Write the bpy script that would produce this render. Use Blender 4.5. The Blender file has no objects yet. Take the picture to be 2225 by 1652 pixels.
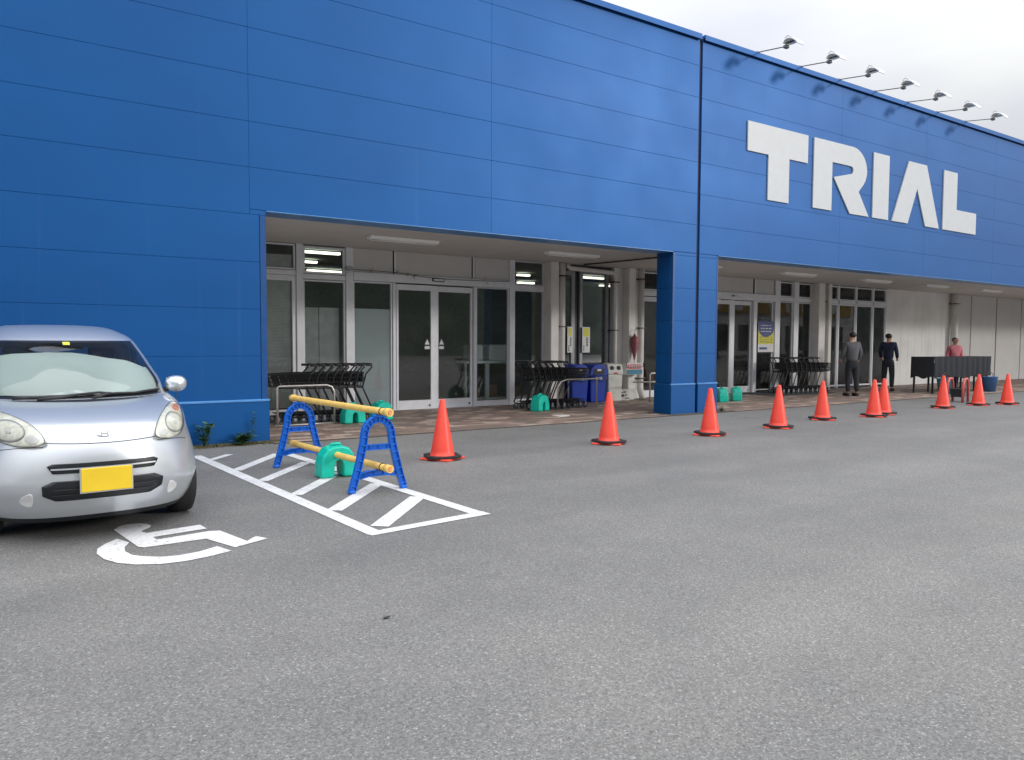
import bpy, bmesh, math, random
from mathutils import Vector, Matrix
R = math.radians
random.seed(7)
S = bpy.context.scene
COL = S.collection
PI = math.pi

# ------------------------------------------------------------------ camera, sky, sun, exposure
def setup_camera():
    f, yaw, pitch, roll, D, H = 1652.9, 0.593992, -0.0517455, 0.00501887, 10.1488, 1.34
    fw = Vector((math.sin(yaw)*math.cos(pitch), math.cos(yaw)*math.cos(pitch), math.sin(pitch)))
    r0 = Vector((math.cos(yaw), -math.sin(yaw), 0)); u0 = r0.cross(fw)
    r = math.cos(roll)*r0 + math.sin(roll)*u0
    u = -math.sin(roll)*r0 + math.cos(roll)*u0
    cd = bpy.data.cameras.new('camera'); cam = bpy.data.objects.new('camera', cd); COL.objects.link(cam)
    m = Matrix((( r.x, u.x, -fw.x, 0), (r.y, u.y, -fw.y, -D), (r.z, u.z, -fw.z, H), (0, 0, 0, 1)))
    cam.matrix_world = m
    cd.sensor_width = 36; cd.lens = f/2225*36
    cd.shift_x = -12.5/2225; cd.shift_y = 3/2225
    cd.clip_start = .05; cd.clip_end = 900
    S.camera = cam
setup_camera()

SUN_DIR = Vector((-.66, .75, -.27)).normalized()      # direction the light travels
def setup_light():
    w = bpy.data.worlds.new('World'); S.world = w; w.use_nodes = True
    nt = w.node_tree; N = nt.nodes; L = nt.links; N.clear()
    out = N.new('ShaderNodeOutputWorld'); bg = N.new('ShaderNodeBackground'); bg.inputs[1].default_value = .12
    L.new(bg.outputs[0], out.inputs[0])
    sky = N.new('ShaderNodeTexSky'); sky.sky_type = 'NISHITA'; sky.sun_disc = False
    sky.sun_elevation = math.asin(-SUN_DIR.z); sky.sun_rotation = math.atan2(-SUN_DIR.x, -SUN_DIR.y)
    tc = N.new('ShaderNodeTexCoord'); sep = N.new('ShaderNodeSeparateXYZ'); L.new(tc.outputs['Generated'], sep.inputs[0])
    # overcast cloud deck: about three times brighter overhead than at the horizon
    mr = N.new('ShaderNodeMapRange'); L.new(sep.outputs['Z'], mr.inputs[0])
    mr.interpolation_type = 'SMOOTHSTEP'; mr.inputs[1].default_value = .12; mr.inputs[2].default_value = 1; mr.inputs[3].default_value = .50; mr.inputs[4].default_value = 2.15
    mp = N.new('ShaderNodeMapping'); mp.inputs['Scale'].default_value = (1.6, 1.6, 5.0); L.new(tc.outputs['Generated'], mp.inputs[0])
    no = N.new('ShaderNodeTexNoise'); no.inputs['Scale'].default_value = 1.3; no.inputs['Detail'].default_value = 5; no.inputs['Roughness'].default_value = .5
    L.new(mp.outputs[0], no.inputs['Vector'])
    mr2 = N.new('ShaderNodeMapRange'); L.new(no.outputs[0], mr2.inputs[0])
    mr2.inputs[1].default_value = .3; mr2.inputs[2].default_value = .7; mr2.inputs[3].default_value = .88; mr2.inputs[4].default_value = 1.12
    mul = N.new('ShaderNodeMath'); mul.operation = 'MULTIPLY'; L.new(mr.outputs[0], mul.inputs[0]); L.new(mr2.outputs[0], mul.inputs[1])
    mul2 = N.new('ShaderNodeMath'); mul2.operation = 'MULTIPLY'; L.new(mul.outputs[0], mul2.inputs[0]); mul2.inputs[1].default_value = 8.6
    cr = N.new('ShaderNodeValToRGB'); L.new(no.outputs[0], cr.inputs[0])
    cr.color_ramp.elements[0].position = .35; cr.color_ramp.elements[0].color = (.93, .95, 1.04, 1)
    cr.color_ramp.elements[1].position = .62; cr.color_ramp.elements[1].color = (.99, 1.0, 1.0, 1)
    vm = N.new('ShaderNodeVectorMath'); vm.operation = 'SCALE'; L.new(cr.outputs[0], vm.inputs[0]); L.new(mul2.outputs[0], vm.inputs['Scale'])
    mx = N.new('ShaderNodeMix'); mx.data_type = 'RGBA'; mx.inputs[0].default_value = .93
    L.new(sky.outputs[0], mx.inputs[6]); L.new(vm.outputs[0], mx.inputs[7]); L.new(mx.outputs[2], bg.inputs[0])
    sd = bpy.data.lights.new('sun', 'SUN'); sd.energy = .85; sd.angle = R(6.5); sd.color = (1, .96, .9)
    so = bpy.data.objects.new('sun', sd); COL.objects.link(so)
    so.rotation_euler = SUN_DIR.to_track_quat('-Z', 'Y').to_euler(); so.location = (30, -30, 20)
setup_light()
S.view_settings.view_transform = 'Standard'; S.view_settings.look = 'None'
S.view_settings.gamma = 1; S.view_settings.use_curve_mapping = False
S.view_settings.exposure = .42
S.cycles.max_bounces = 8

# ------------------------------------------------------------------ materials
def lin(c):
    c = c/255; return c/12.92 if c <= .04045 else ((c+.055)/1.055)**2.4
def srgb(r, g, b): return (lin(r), lin(g), lin(b), 1)
class NM:
    """small node helper"""
    def __init__(s, name):
        s.m = bpy.data.materials.new(name); s.m.use_nodes = True; s.t = s.m.node_tree; s.N = s.t.nodes; s.L = s.t.links
        s.b = s.N['Principled BSDF']; s.co = s.N.new('ShaderNodeTexCoord')
    def set(s, **k):
        for a, v in k.items(): s.b.inputs[a.replace('_', ' ')].default_value = v
        return s
    def noise(s, scale, detail=3, rough=.5, vec=None, sc=None):
        n = s.N.new('ShaderNodeTexNoise'); n.inputs['Scale'].default_value = scale; n.inputs['Detail'].default_value = detail; n.inputs['Roughness'].default_value = rough
        src = vec or s.co.outputs['Object']
        if sc:
            mp = s.N.new('ShaderNodeMapping'); mp.inputs['Scale'].default_value = sc; s.L.new(src, mp.inputs[0]); src = mp.outputs[0]
        s.L.new(src, n.inputs['Vector']); return n.outputs[0]
    def ramp(s, fac, *st):
        r = s.N.new('ShaderNodeValToRGB'); s.L.new(fac, r.inputs[0]); e = r.color_ramp.elements
        while len(e) < len(st): e.new(.5)
        for i, (p, c) in enumerate(st):
            e[i].position = p; e[i].color = c if len(c) == 4 else (*c, 1)
        return r.outputs[0]
    def mix(s, fac, a, b, mode='MIX'):
        x = s.N.new('ShaderNodeMix'); x.data_type = 'RGBA'; x.blend_type = mode
        for i, v in ((0, fac), (6, a), (7, b)):
            if hasattr(v, 'is_linked'): s.L.new(v, x.inputs[i])
            else: x.inputs[i].default_value = v
        return x.outputs[2]
    def rng(s, v, a, b, c, d):
        x = s.N.new('ShaderNodeMapRange'); s.L.new(v, x.inputs[0])
        for i, k in enumerate((a, b, c, d)): x.inputs[i+1].default_value = k
        return x.outputs[0]
    def col(s, o): s.L.new(o, s.b.inputs['Base Color']); return s
    def bump(s, h, strength, dist):
        b = s.N.new('ShaderNodeBump'); b.inputs['Strength'].default_value = strength; b.inputs['Distance'].default_value = dist
        s.L.new(h, b.inputs['Height']); s.L.new(b.outputs[0], s.b.inputs['Normal']); return s
def G(v): return (v, v, v, 1)
M = {}
def simple(name, c, rough=.5, metal=0, var=.12, scale=6, spec=None, bump=0):
    n = NM(name); n.set(Roughness=rough, Metallic=metal)
    f = n.noise(scale, 4)
    lo = tuple(x*(1-var) for x in c[:3])+(1,); hi = tuple(min(1, x*(1+var)) for x in c[:3])+(1,)
    n.col(n.ramp(f, (.3, lo), (.7, hi)))
    if spec is not None: n.set(Specular_IOR_Level=spec)
    if bump: n.bump(n.noise(scale*12, 3), .4, bump)
    M[name] = n.m; return n.m

def m_asphalt():
    n = NM('asphalt'); n.set(Roughness=.72, Specular_IOR_Level=.4)
    v = n.N.new('ShaderNodeTexVoronoi'); v.inputs['Scale'].default_value = 150; n.L.new(n.co.outputs['Object'], v.inputs['Vector'])
    sp = n.N.new('ShaderNodeSeparateColor'); n.L.new(v.outputs['Color'], sp.inputs[0])
    stone = n.ramp(sp.outputs[0], (.0, (.112, .110, .106)), (.4, (.160, .158, .153)), (.85, (.202, .199, .192)), (.96, (.240, .237, .229)), (1, G(.34)))
    c = n.mix(n.ramp(n.noise(75, 3, .7), (.45, G(0)), (.75, G(.45))), stone, (.108, .107, .105, 1))
    c = n.mix(1, c, n.ramp(n.noise(52, 4, .75), (.32, (.74, .745, .75)), (.68, (1.26, 1.25, 1.24))), 'MULTIPLY')
    c = n.mix(1, c, n.ramp(n.noise(2.2, 5, .65), (.3, (.93, .93, .93)), (.72, (1.07, 1.06, 1.05))), 'MULTIPLY')
    c = n.mix(1, c, n.ramp(n.noise(.33, 5, .6), (.3, (.86, .87, .88)), (.7, (1.12, 1.115, 1.10))), 'MULTIPLY')
    c = n.mix(n.ramp(n.noise(.9, 6, .72), (.66, G(0)), (.76, G(.30))), c, (.09, .09, .09, 1))
    c = n.mix(n.ramp(n.noise(.7, 6, .75, sc=(1.4, .7, 1)), (.68, G(0)), (.80, G(.28))), c, (.27, .265, .255, 1))
    # rolled lanes: long faint streaks along the front of the store
    c = n.mix(1, c, n.ramp(n.noise(1, 3, .5, sc=(.12, 1.3, 1)), (.35, G(.93)), (.65, G(1.07))), 'MULTIPLY')
    n.col(c)
    n.bump(sp.outputs[0], .3, .002); M['asphalt'] = n.m
m_asphalt()

def m_paint():
    n = NM('road_paint'); n.set(Roughness=.7)
    w = n.ramp(n.noise(34, 6, .75), (.34, G(0)), (.44, G(1)))
    v = n.N.new('ShaderNodeTexVoronoi'); v.inputs['Scale'].default_value = 105; n.L.new(n.co.outputs['Object'], v.inputs['Vector'])
    base = n.ramp(n.noise(5, 4), (.3, G(.58)), (.7, G(.70)))
    n.col(n.mix(w, (.2, .2, .2, 1), base)); n.bump(v.outputs[0], .3, .002)
    M['road_paint'] = n.m
m_paint()

def m_blue():
    n = NM('blue_panel'); n.set(Roughness=.48, Specular_IOR_Level=.42, Metallic=.34)
    big = n.noise(.7, 3, .5, sc=(.6, 1, 1.2))
    c = n.ramp(big, (.3, (.0001, .074, .262, 1)), (.7, (.0002, .087, .30, 1)))
    st = n.noise(1, 4, .6, sc=(9, 9, .22))
    c = n.mix(n.ramp(st, (.62, G(0)), (.8, G(.16))), c, (.10, .17, .30, 1))
    n.col(c)
    n.L.new(n.rng(n.noise(.8, 2), .3, .7, .45, .50), n.b.inputs['Roughness'])
    n.bump(n.noise(.55, 1, .4, sc=(.5, 1, 1)), .035, .06)
    M['blue_panel'] = n.m
m_blue()
simple('blue_joint', (.0005, .002, .055, 1), .6)
simple('blue_backing', (.008, .12, .38, 1), .6)
simple('blue_trim', (.0006, .06, .22, 1), .4)
simple('light_trim', (.08, .24, .52, 1), .35)
simple('sign_white', (.54, .56, .58, 1), .45, var=.03)
simple('soffit_grey', (.58, .56, .53, 1), .85, var=.05, scale=2)
simple('aluminium', (.74, .75, .79, 1), .42, .10, var=.05)
simple('thin_arm_grey', (.12, .13, .15, 1), .5)
simple('aluminium_dark', (.30, .31, .33, 1), .5, .2)  # darker grey aluminium
simple('transom_grey', (.58, .57, .56, 1), .6, var=.04, scale=1.5)
simple('white_steel', (.72, .70, .67, 1), .5, var=.10, scale=2.5)
simple('white_siding', (.76, .755, .74, 1), .6, var=.10, scale=1.2)
simple('black_steel', (.012, .013, .015, 1), .38, var=.2)
simple('black_plastic', (.016, .017, .019, 1), .5, var=.2)
simple('dark_rubber', (.018, .018, .018, 1), .75)
simple('room_dark', (.30, .36, .33, 1), .8)
simple('room_blue', (.004, .012, .10, 1), .6)
simple('stainless', (.55, .53, .50, 1), .35, .7, var=.08)
simple('cone_red', (.92, .072, .042, 1), .42, var=.06, scale=8)
simple('teal_plastic', (.002, .50, .37, 1), .38, var=.14, scale=9)
simple('blue_plastic', (.0008, .12, .58, 1), .36, var=.12, scale=7)
simple('bar_yellow', (.84, .55, .14, 1), .5, var=.1, scale=9)
simple('bin_blue', (.0005, .034, .36, 1), .42)
simple('bin_grey', (.70, .70, .65, 1), .5)
simple('lamp_white', (.88, .88, .87, 1), .45, var=.02)
simple('label_white', (.7, .7, .7, 1), .6, var=.05)
simple('ink_black', (.02, .02, .025, 1), .6)
simple('sign_yellow', (.62, .60, .05, 1), .55)
simple('poster_navy', (.035, .055, .20, 1), .5)
simple('poster_red', (.55, .10, .10, 1), .5)
simple('poster_teal', (.03, .20, .30, 1), .5)
simple('umbrella_pink', (.33, .10, .12, 1), .5, var=.2, scale=20)
simple('pale_board', (.78, .86, .82, 1), .6, var=.07, scale=1.5)
simple('frost_film', (.80, .88, .90, 1), .7, var=.05, scale=1)
simple('blind_slat', (.72, .74, .72, 1), .6)
simple('leaf_green', (.06, .13, .035, 1), .55, var=.5, scale=30)
simple('moss', (.085, .078, .03, 1), .9, var=.45, scale=14)
simple('skin', (.48, .27, .19, 1), .5, var=.06)
simple('hair_black', (.012, .010, .009, 1), .45)
simple('cloth_grey', (.11, .11, .12, 1), .85)
simple('cloth_dark', (.016, .018, .024, 1), .85)
simple('cloth_navy', (.012, .016, .045, 1), .85)
simple('cloth_pink', (.55, .16, .19, 1), .85)
simple('cloth_denim', (.05, .13, .30, 1), .85)
simple('hill_green', (.045, .062, .045, 1), .9, var=.6, scale=.35)  # green lightened to put distance haze into the colour
def m_cone():
    n = NM('cone_red'); n.set(Roughness=.42)
    c = n.ramp(n.noise(8, 3), (.3, (.88, .066, .038, 1)), (.7, (.95, .080, .048, 1)))
    c = n.mix(n.ramp(n.noise(24, 6, .75), (.60, G(0)), (.70, G(.5))), c, (.30, .07, .05, 1)); n.col(c); M['cone_red'] = n.m
m_cone()
simple('mat_grey', (.05, .055, .06, 1), .9)
simple('cardboard', (.24, .15, .08, 1), .8)
def m_emit(name, c, s):
    n = NM(name); n.set(Emission_Color=c, Emission_Strength=s, Base_Color=(.8, .8, .8, 1)); M[name] = n.m
m_emit('lit_tube', (1, .98, .82, 1), 2.2)
def m_tile(i, c):
    n = NM('paver_%d' % i); n.set(Roughness=.62)
    n.col(n.ramp(n.noise(7, 5, .6), (.3, tuple(x*1.2 for x in c)), (.7, tuple(x*1.95 for x in c)))); n.bump(n.noise(60, 3), .3, .002)
    return n.m
PAV = [m_tile(i, c) for i, c in enumerate([(.125, .092, .074), (.155, .112, .090), (.11, .088, .074), (.215, .160, .128), (.155, .105, .094), (.28, .215, .178)])]
simple('paver_joint', (.075, .06, .05, 1), .9)
def m_glass(name, tint, rough=.0, spec=1.5, dirt=.05):
    n = NM(name); N, L = n.N, n.L; out = N['Material Output']; N.remove(n.b)
    tr = N.new('ShaderNodeBsdfTransparent'); tr.inputs[0].default_value = tint
    gl = N.new('ShaderNodeBsdfGlossy'); gl.inputs['Roughness'].default_value = rough
    df = N.new('ShaderNodeBsdfDiffuse'); df.inputs[0].default_value = (.3, .31, .30, 1)
    fr = N.new('ShaderNodeFresnel'); fr.inputs[0].default_value = spec
    m1 = N.new('ShaderNodeMixShader'); m2 = N.new('ShaderNodeMixShader')
    L.new(fr.outputs[0], m1.inputs[0]); L.new(tr.outputs[0], m1.inputs[1]); L.new(gl.outputs[0], m1.inputs[2])
    nz = N.new('ShaderNodeTexNoise'); nz.inputs['Scale'].default_value = 2.0; nz.inputs['Detail'].default_value = 4; L.new(n.co.outputs['Object'], nz.inputs['Vector'])
    rr = N.new('ShaderNodeMapRange'); L.new(nz.outputs[0], rr.inputs[0]); rr.inputs[1].default_value = .35; rr.inputs[2].default_value = .75; rr.inputs[3].default_value = dirt*.4; rr.inputs[4].default_value = dirt*1.5
    L.new(rr.outputs[0], m2.inputs[0]); L.new(m1.outputs[0], m2.inputs[1]); L.new(df.outputs[0], m2.inputs[2]); L.new(m2.outputs[0], out.inputs[0])
    M[name] = n.m
m_glass('shop_glass', (.965, .98, .975, 1), 0, 1.52, .05)
m_glass('car_glass', (.84, .90, .88, 1), 0, 1.38, .03)
m_glass('privacy_glass', (.38, .42, .42, 1), 0, 1.5, .02)
m_glass('lamp_glass', (.93, .94, .92, 1), .02, 1.35, .06)
def m_car():
    n = NM('silver_paint'); n.set(Metallic=.62, Roughness=.30, Coat_Weight=.8, Coat_Roughness=.06)
    f = n.noise(900, 1); n.col(n.ramp(f, (.3, (.60, .63, .665, 1)), (.7, (.67, .70, .735, 1)))); M['silver_paint'] = n.m
    n = NM('chrome'); n.set(Metallic=1, Roughness=.12, Base_Color=(.75, .76, .78, 1)); M['chrome'] = n.m
    n = NM('reflector'); n.set(Metallic=.1, Roughness=.25)
    n.col(n.ramp(n.noise(14, 2), (.35, (.66, .65, .57, 1)), (.6, (.90, .89, .82, 1)))); n.bump(n.noise(26, 1), .35, .008); M['reflector'] = n.m
m_car()
simple('lamp_orange', (.75, .30, .14, 1), .3, var=.3, scale=30)
simple('plate_yellow', (.80, .55, .02, 1), .45, var=.05)
simple('black_seal', (.008, .008, .009, 1), .3)
simple('sky_reflection_panel', (.50, .54, .53, 1), .55, var=.05, scale=1.5)  # pale tone imitating sky mirrored in the windscreen
simple('seat_grey', (.10, .10, .11, 1), .85)
simple('grille_black', (.01, .012, .015, 1), .35)

# ------------------------------------------------------------------ geometry helpers
class MB:
    def __init__(s): s.v = []; s.f = []; s.mi = []; s.cur = 0; s.smooth = []
    def add(s, vs, fs, sm=False):
        o = len(s.v); s.v += [tuple(x) for x in vs]
        for f in fs: s.f.append(tuple(i+o for i in f)); s.mi.append(s.cur); s.smooth.append(sm)
        return s
    def box(s, x0, x1, y0, y1, z0, z1, mat=None):
        vs = [(x, y, z) for x in (x0, x1) for y in (y0, y1) for z in (z0, z1)]
        if mat is not None: vs = [mat @ Vector(v) for v in vs]
        return s.add(vs, [(0, 1, 3, 2), (4, 6, 7, 5), (0, 4, 5, 1), (2, 3, 7, 6), (0, 2, 6, 4), (1, 5, 7, 3)])
    def tube(s, pts, r, n=8, closed=False, cap=True, sm=True):
        pts = [Vector(p) for p in pts]; k = len(pts); vs = []; rr = r if isinstance(r, (list, tuple)) else [r]*k
        nrm = None
        for i, p in enumerate(pts):
            if closed: t = (pts[(i+1) % k]-pts[i-1]).normalized()
            else: t = (pts[min(i+1, k-1)]-pts[max(i-1, 0)]).normalized()
            if nrm is None:
                a = Vector((0, 0, 1)) if abs(t.z) < .9 else Vector((1, 0, 0)); nrm = t.cross(a).normalized()
            else: nrm = (nrm - t*nrm.dot(t)).normalized()
            b = t.cross(nrm)
            vs += [p + (nrm*math.cos(2*PI*j/n)+b*math.sin(2*PI*j/n))*rr[i] for j in range(n)]
        fs = []
        for i in range(k if closed else k-1):
            for j in range(n):
                a = i*n+j; b = i*n+(j+1) % n; c = ((i+1) % k)*n+(j+1) % n; d = ((i+1) % k)*n+j; fs.append((a, b, c, d))
        s.add(vs, fs, sm)
        if cap and not closed:
            o = len(s.v)-len(vs); 
            s.f.append(tuple(o+j for j in range(n))[::-1]); s.mi.append(s.cur); s.smooth.append(False)
            s.f.append(tuple(o+(k-1)*n+j for j in range(n))); s.mi.append(s.cur); s.smooth.append(False)
        return s
    def lathe(s, prof, c=(0, 0, 0), n=24, sm=True):
        vs = [(c[0]+r*math.cos(2*PI*j/n), c[1]+r*math.sin(2*PI*j/n), c[2]+z) for r, z in prof for j in range(n)]
        fs = [(i*n+j, i*n+(j+1) % n, (i+1)*n+(j+1) % n, (i+1)*n+j) for i in range(len(prof)-1) for j in range(n)]
        return s.add(vs, fs, sm)
    def prism(s, poly, d0, d1, fn):
        """poly 2-D outline; fn(u,v,d)->xyz; side walls and both ends"""
        n = len(poly); vs = [fn(u, v, d0) for u, v in poly]+[fn(u, v, d1) for u, v in poly]
        return s.add(vs, [tuple(range(n))[::-1], tuple(range(n, 2*n))]+[(i, (i+1) % n, n+(i+1) % n, n+i) for i in range(n)])
    def mesh(s, name, mats):
        me = bpy.data.meshes.new(name); me.from_pydata(s.v, [], s.f)
        if not isinstance(mats, (list, tuple)): mats = [mats]
        for m in mats: me.materials.append(M[m] if isinstance(m, str) else m)
        me.polygons.foreach_set('material_index', [min(i, len(mats)-1) for i in s.mi])
        me.polygons.foreach_set('use_smooth', s.smooth)
        me.validate(); me.update()
        bm = bmesh.new(); bm.from_mesh(me); bmesh.ops.recalc_face_normals(bm, faces=bm.faces); bm.to_mesh(me); bm.free()
        return me
def tag(o, label=None, cat=None, group=None, kind=None):
    for k, v in (('label', label), ('category', cat), ('group', group), ('kind', kind)):
        if v: o[k] = v
    return o
def obj(name, geo, mats=None, parent=None, loc=(0, 0, 0), rz=0, bevel=0, seg=1, **tg):
    me = geo.mesh(name, mats) if isinstance(geo, MB) else geo
    o = bpy.data.objects.new(name, me); COL.objects.link(o); o.location = loc; o.rotation_euler = (0, 0, rz)
    if parent: o.parent = parent
    if bevel:
        b = o.modifiers.new('bevel', 'BEVEL'); b.width = bevel; b.segments = seg; b.limit_method = 'ANGLE'; b.angle_limit = R(40)
    tag(o, **tg); return o
def empty(name, loc=(0, 0, 0), rz=0, **tg):
    o = bpy.data.objects.new(name, None); COL.objects.link(o); o.location = loc; o.rotation_euler = (0, 0, rz); o.empty_display_size = .1
    return tag(o, **tg)
def kids(o): return [c for c in bpy.data.objects if c.parent == o]
def dup(root, loc, rz=0, label=None, group=None):
    def cp(o, par):
        c = o.copy(); COL.objects.link(c); c.parent = par
        for k in CH.get(o.name, []): cp(k, c)
        return c
    CH = {}
    for o in bpy.data.objects:
        if o.parent: CH.setdefault(o.parent.name, []).append(o)
    r = cp(root, None); r.location = loc; r.rotation_euler = (0, 0, rz)
    if label: r['label'] = label
    if group: r['group'] = group
    return r
def box(x0, x1, y0, y1, z0, z1): return MB().box(x0, x1, y0, y1, z0, z1)
def P(pts, z): return [(x, y, z) for x, y in pts]

# ------------------------------------------------------------------ ground and markings
def build_ground():
    g = MB(); xs = [-250, -60, -20, 0, 20, 60, 300]; ys = [-260, -60, -20, -8, 0, 60, 200]
    vs = [(x, y, 0) for x in xs for y in ys]; n = len(ys)
    g.add(vs, [(i*n+j, (i+1)*n+j, (i+1)*n+j+1, i*n+j+1) for i in range(len(xs)-1) for j in range(n-1)])
    obj('parking_lot_ground', g, 'asphalt', kind='structure')
    # wooded hill across the road behind the viewer, mirrored in the glass and the cladding
    g = MB(); nx, ny = 90, 8; vs = []
    rnd = random.Random(3)
    for i in range(nx+1):
        x = -160+i*460/nx
        for j in range(ny+1):
            y = -46-j*9
            h = 13*(1-math.exp(-(j+.15)*.9))+1.3*math.sin(x*.11)+1.6*math.sin(x*.045+1)+rnd.uniform(-1.0, 1.0)
            vs.append((x+rnd.uniform(-1, 1), y, -.3 if j == 0 else max(h, 1)))
    g.add(vs, [(i*(ny+1)+j, i*(ny+1)+j+1, (i+1)*(ny+1)+j+1, (i+1)*(ny+1)+j) for i in range(nx) for j in range(ny)], True)
    obj('wooded_hill', g, 'hill_green', kind='structure')
build_ground()
def strip(a, b, w0, w1=None):
    w1 = w1 or w0; a = Vector(a); b = Vector(b); d = (b-a).normalized(); n = Vector((-d.y, d.x))
    return [a+n*w0/2, a-n*w0/2, b-n*w1/2, b+n*w1/2]
def build_markings():
    g = MB()
    def poly(pts, z=.004): g.add([(p[0], p[1], z) for p in pts], [tuple(range(len(pts)))])
    poly(strip((1.815, -.80), (2.115, -5.26), .115))
    bars = [((1.89, -1.21), (2.17, -.89), .09), ((1.95, -2.08), (2.66, -1.14), .12), ((2.01, -2.82), (2.745, -1.93), .12), ((2.07, -3.64), (2.80, -2.75), .12),
            ((2.13, -4.41), (2.88, -3.53), .13), ((2.22, -5.08), (2.93, -4.28), .14)]
    for a, b, w in bars: poly(strip(a, b, w), .0042)
    poly(strip((2.74, -.95), (3.035, -5.10), .115), .0041)
    poly([(2.07, -5.30), (2.06, -5.20), (3.10, -5.06), (3.11, -5.18)], .0043)
    me = g.mesh('hatched_bay_marking', 'road_paint')
    o = obj('hatched_bay_marking', me, label='white painted hatched no-parking strip on the asphalt under the blue barricade', cat='road marking')
    g = MB()
    body = [(.61, -4.17), (.65, -4.08), (.71, -4.04), (.78, -4.05), (.83, -4.10), (.85, -4.17), (.83, -4.235), (.78, -4.29), (.765, -4.325), (.79, -4.385), (1.15, -4.335), (1.165, -4.48),
            (.81, -4.53), (.82, -4.615), (1.16, -4.565), (1.23, -4.59), (1.315, -4.98), (1.40, -4.88), (1.45, -4.985), (1.21, -5.10), (1.10, -4.77), (.72, -4.785), (.69, -4.75)]
    wheel = [(.60, -4.45), (.655, -4.60), (.615, -4.71), (.605, -4.82), (.63, -4.93), (.68, -5.0), (.77, -5.075), (.87, -5.10), (.99, -5.08), (1.12, -5.01),
             (1.17, -5.17), (1.03, -5.225), (.88, -5.255), (.75, -5.24), (.62, -5.17), (.53, -5.07), (.475, -4.94), (.45, -4.78), (.465, -4.66), (.52, -4.55)]
    for p in (body, wheel):
        g.add([(x, y, .004) for x, y in p], [tuple(range(len(p)))])
    me = g.mesh('wheelchair_symbol', 'road_paint')
    bm = bmesh.new(); bm.from_mesh(me); bmesh.ops.triangulate(bm, faces=bm.faces); bm.to_mesh(me); bm.free()
    obj('wheelchair_symbol', me, label='white painted wheelchair symbol on the asphalt in front of the silver car', cat='road marking')
build_markings()

simple('sign_amber', (.50, .30, .06, 1), .6)
def build_opposite_shop():
    t = empty('roadside_shop', (74, -40, 0), label='low shop with a yellow sign band across the road, mirrored in the second doors', cat='building')
    def q(n, x0, x1, y0, y1, z0, z1, m): obj(n, MB().box(x0, x1, y0, y1, z0, z1), m, t)
    q('wall', -16, 16, -5, 0, 0, 6.6, 'white_siding'); q('sign_band', -15, 15, 0.05, .3, 4.7, 6.3, 'sign_amber'); q('roof', -16.3, 16.3, -5.2, .5, 6.62, 6.9, 'aluminium_dark')
    for k in range(7): q('window', -14+k*4.1, -10.8+k*4.1, .02, .08, .5, 3.4, 'ink_black')
    for k, w in enumerate((1.2, .7, 1.4, 1, 1.5, .6, 1.3, 1, 1.2)): q('sign_mark', -13+k*3, -13+k*3+w, .31, .36, 5.0, 6.0, 'lamp_white')
build_opposite_shop()

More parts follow.
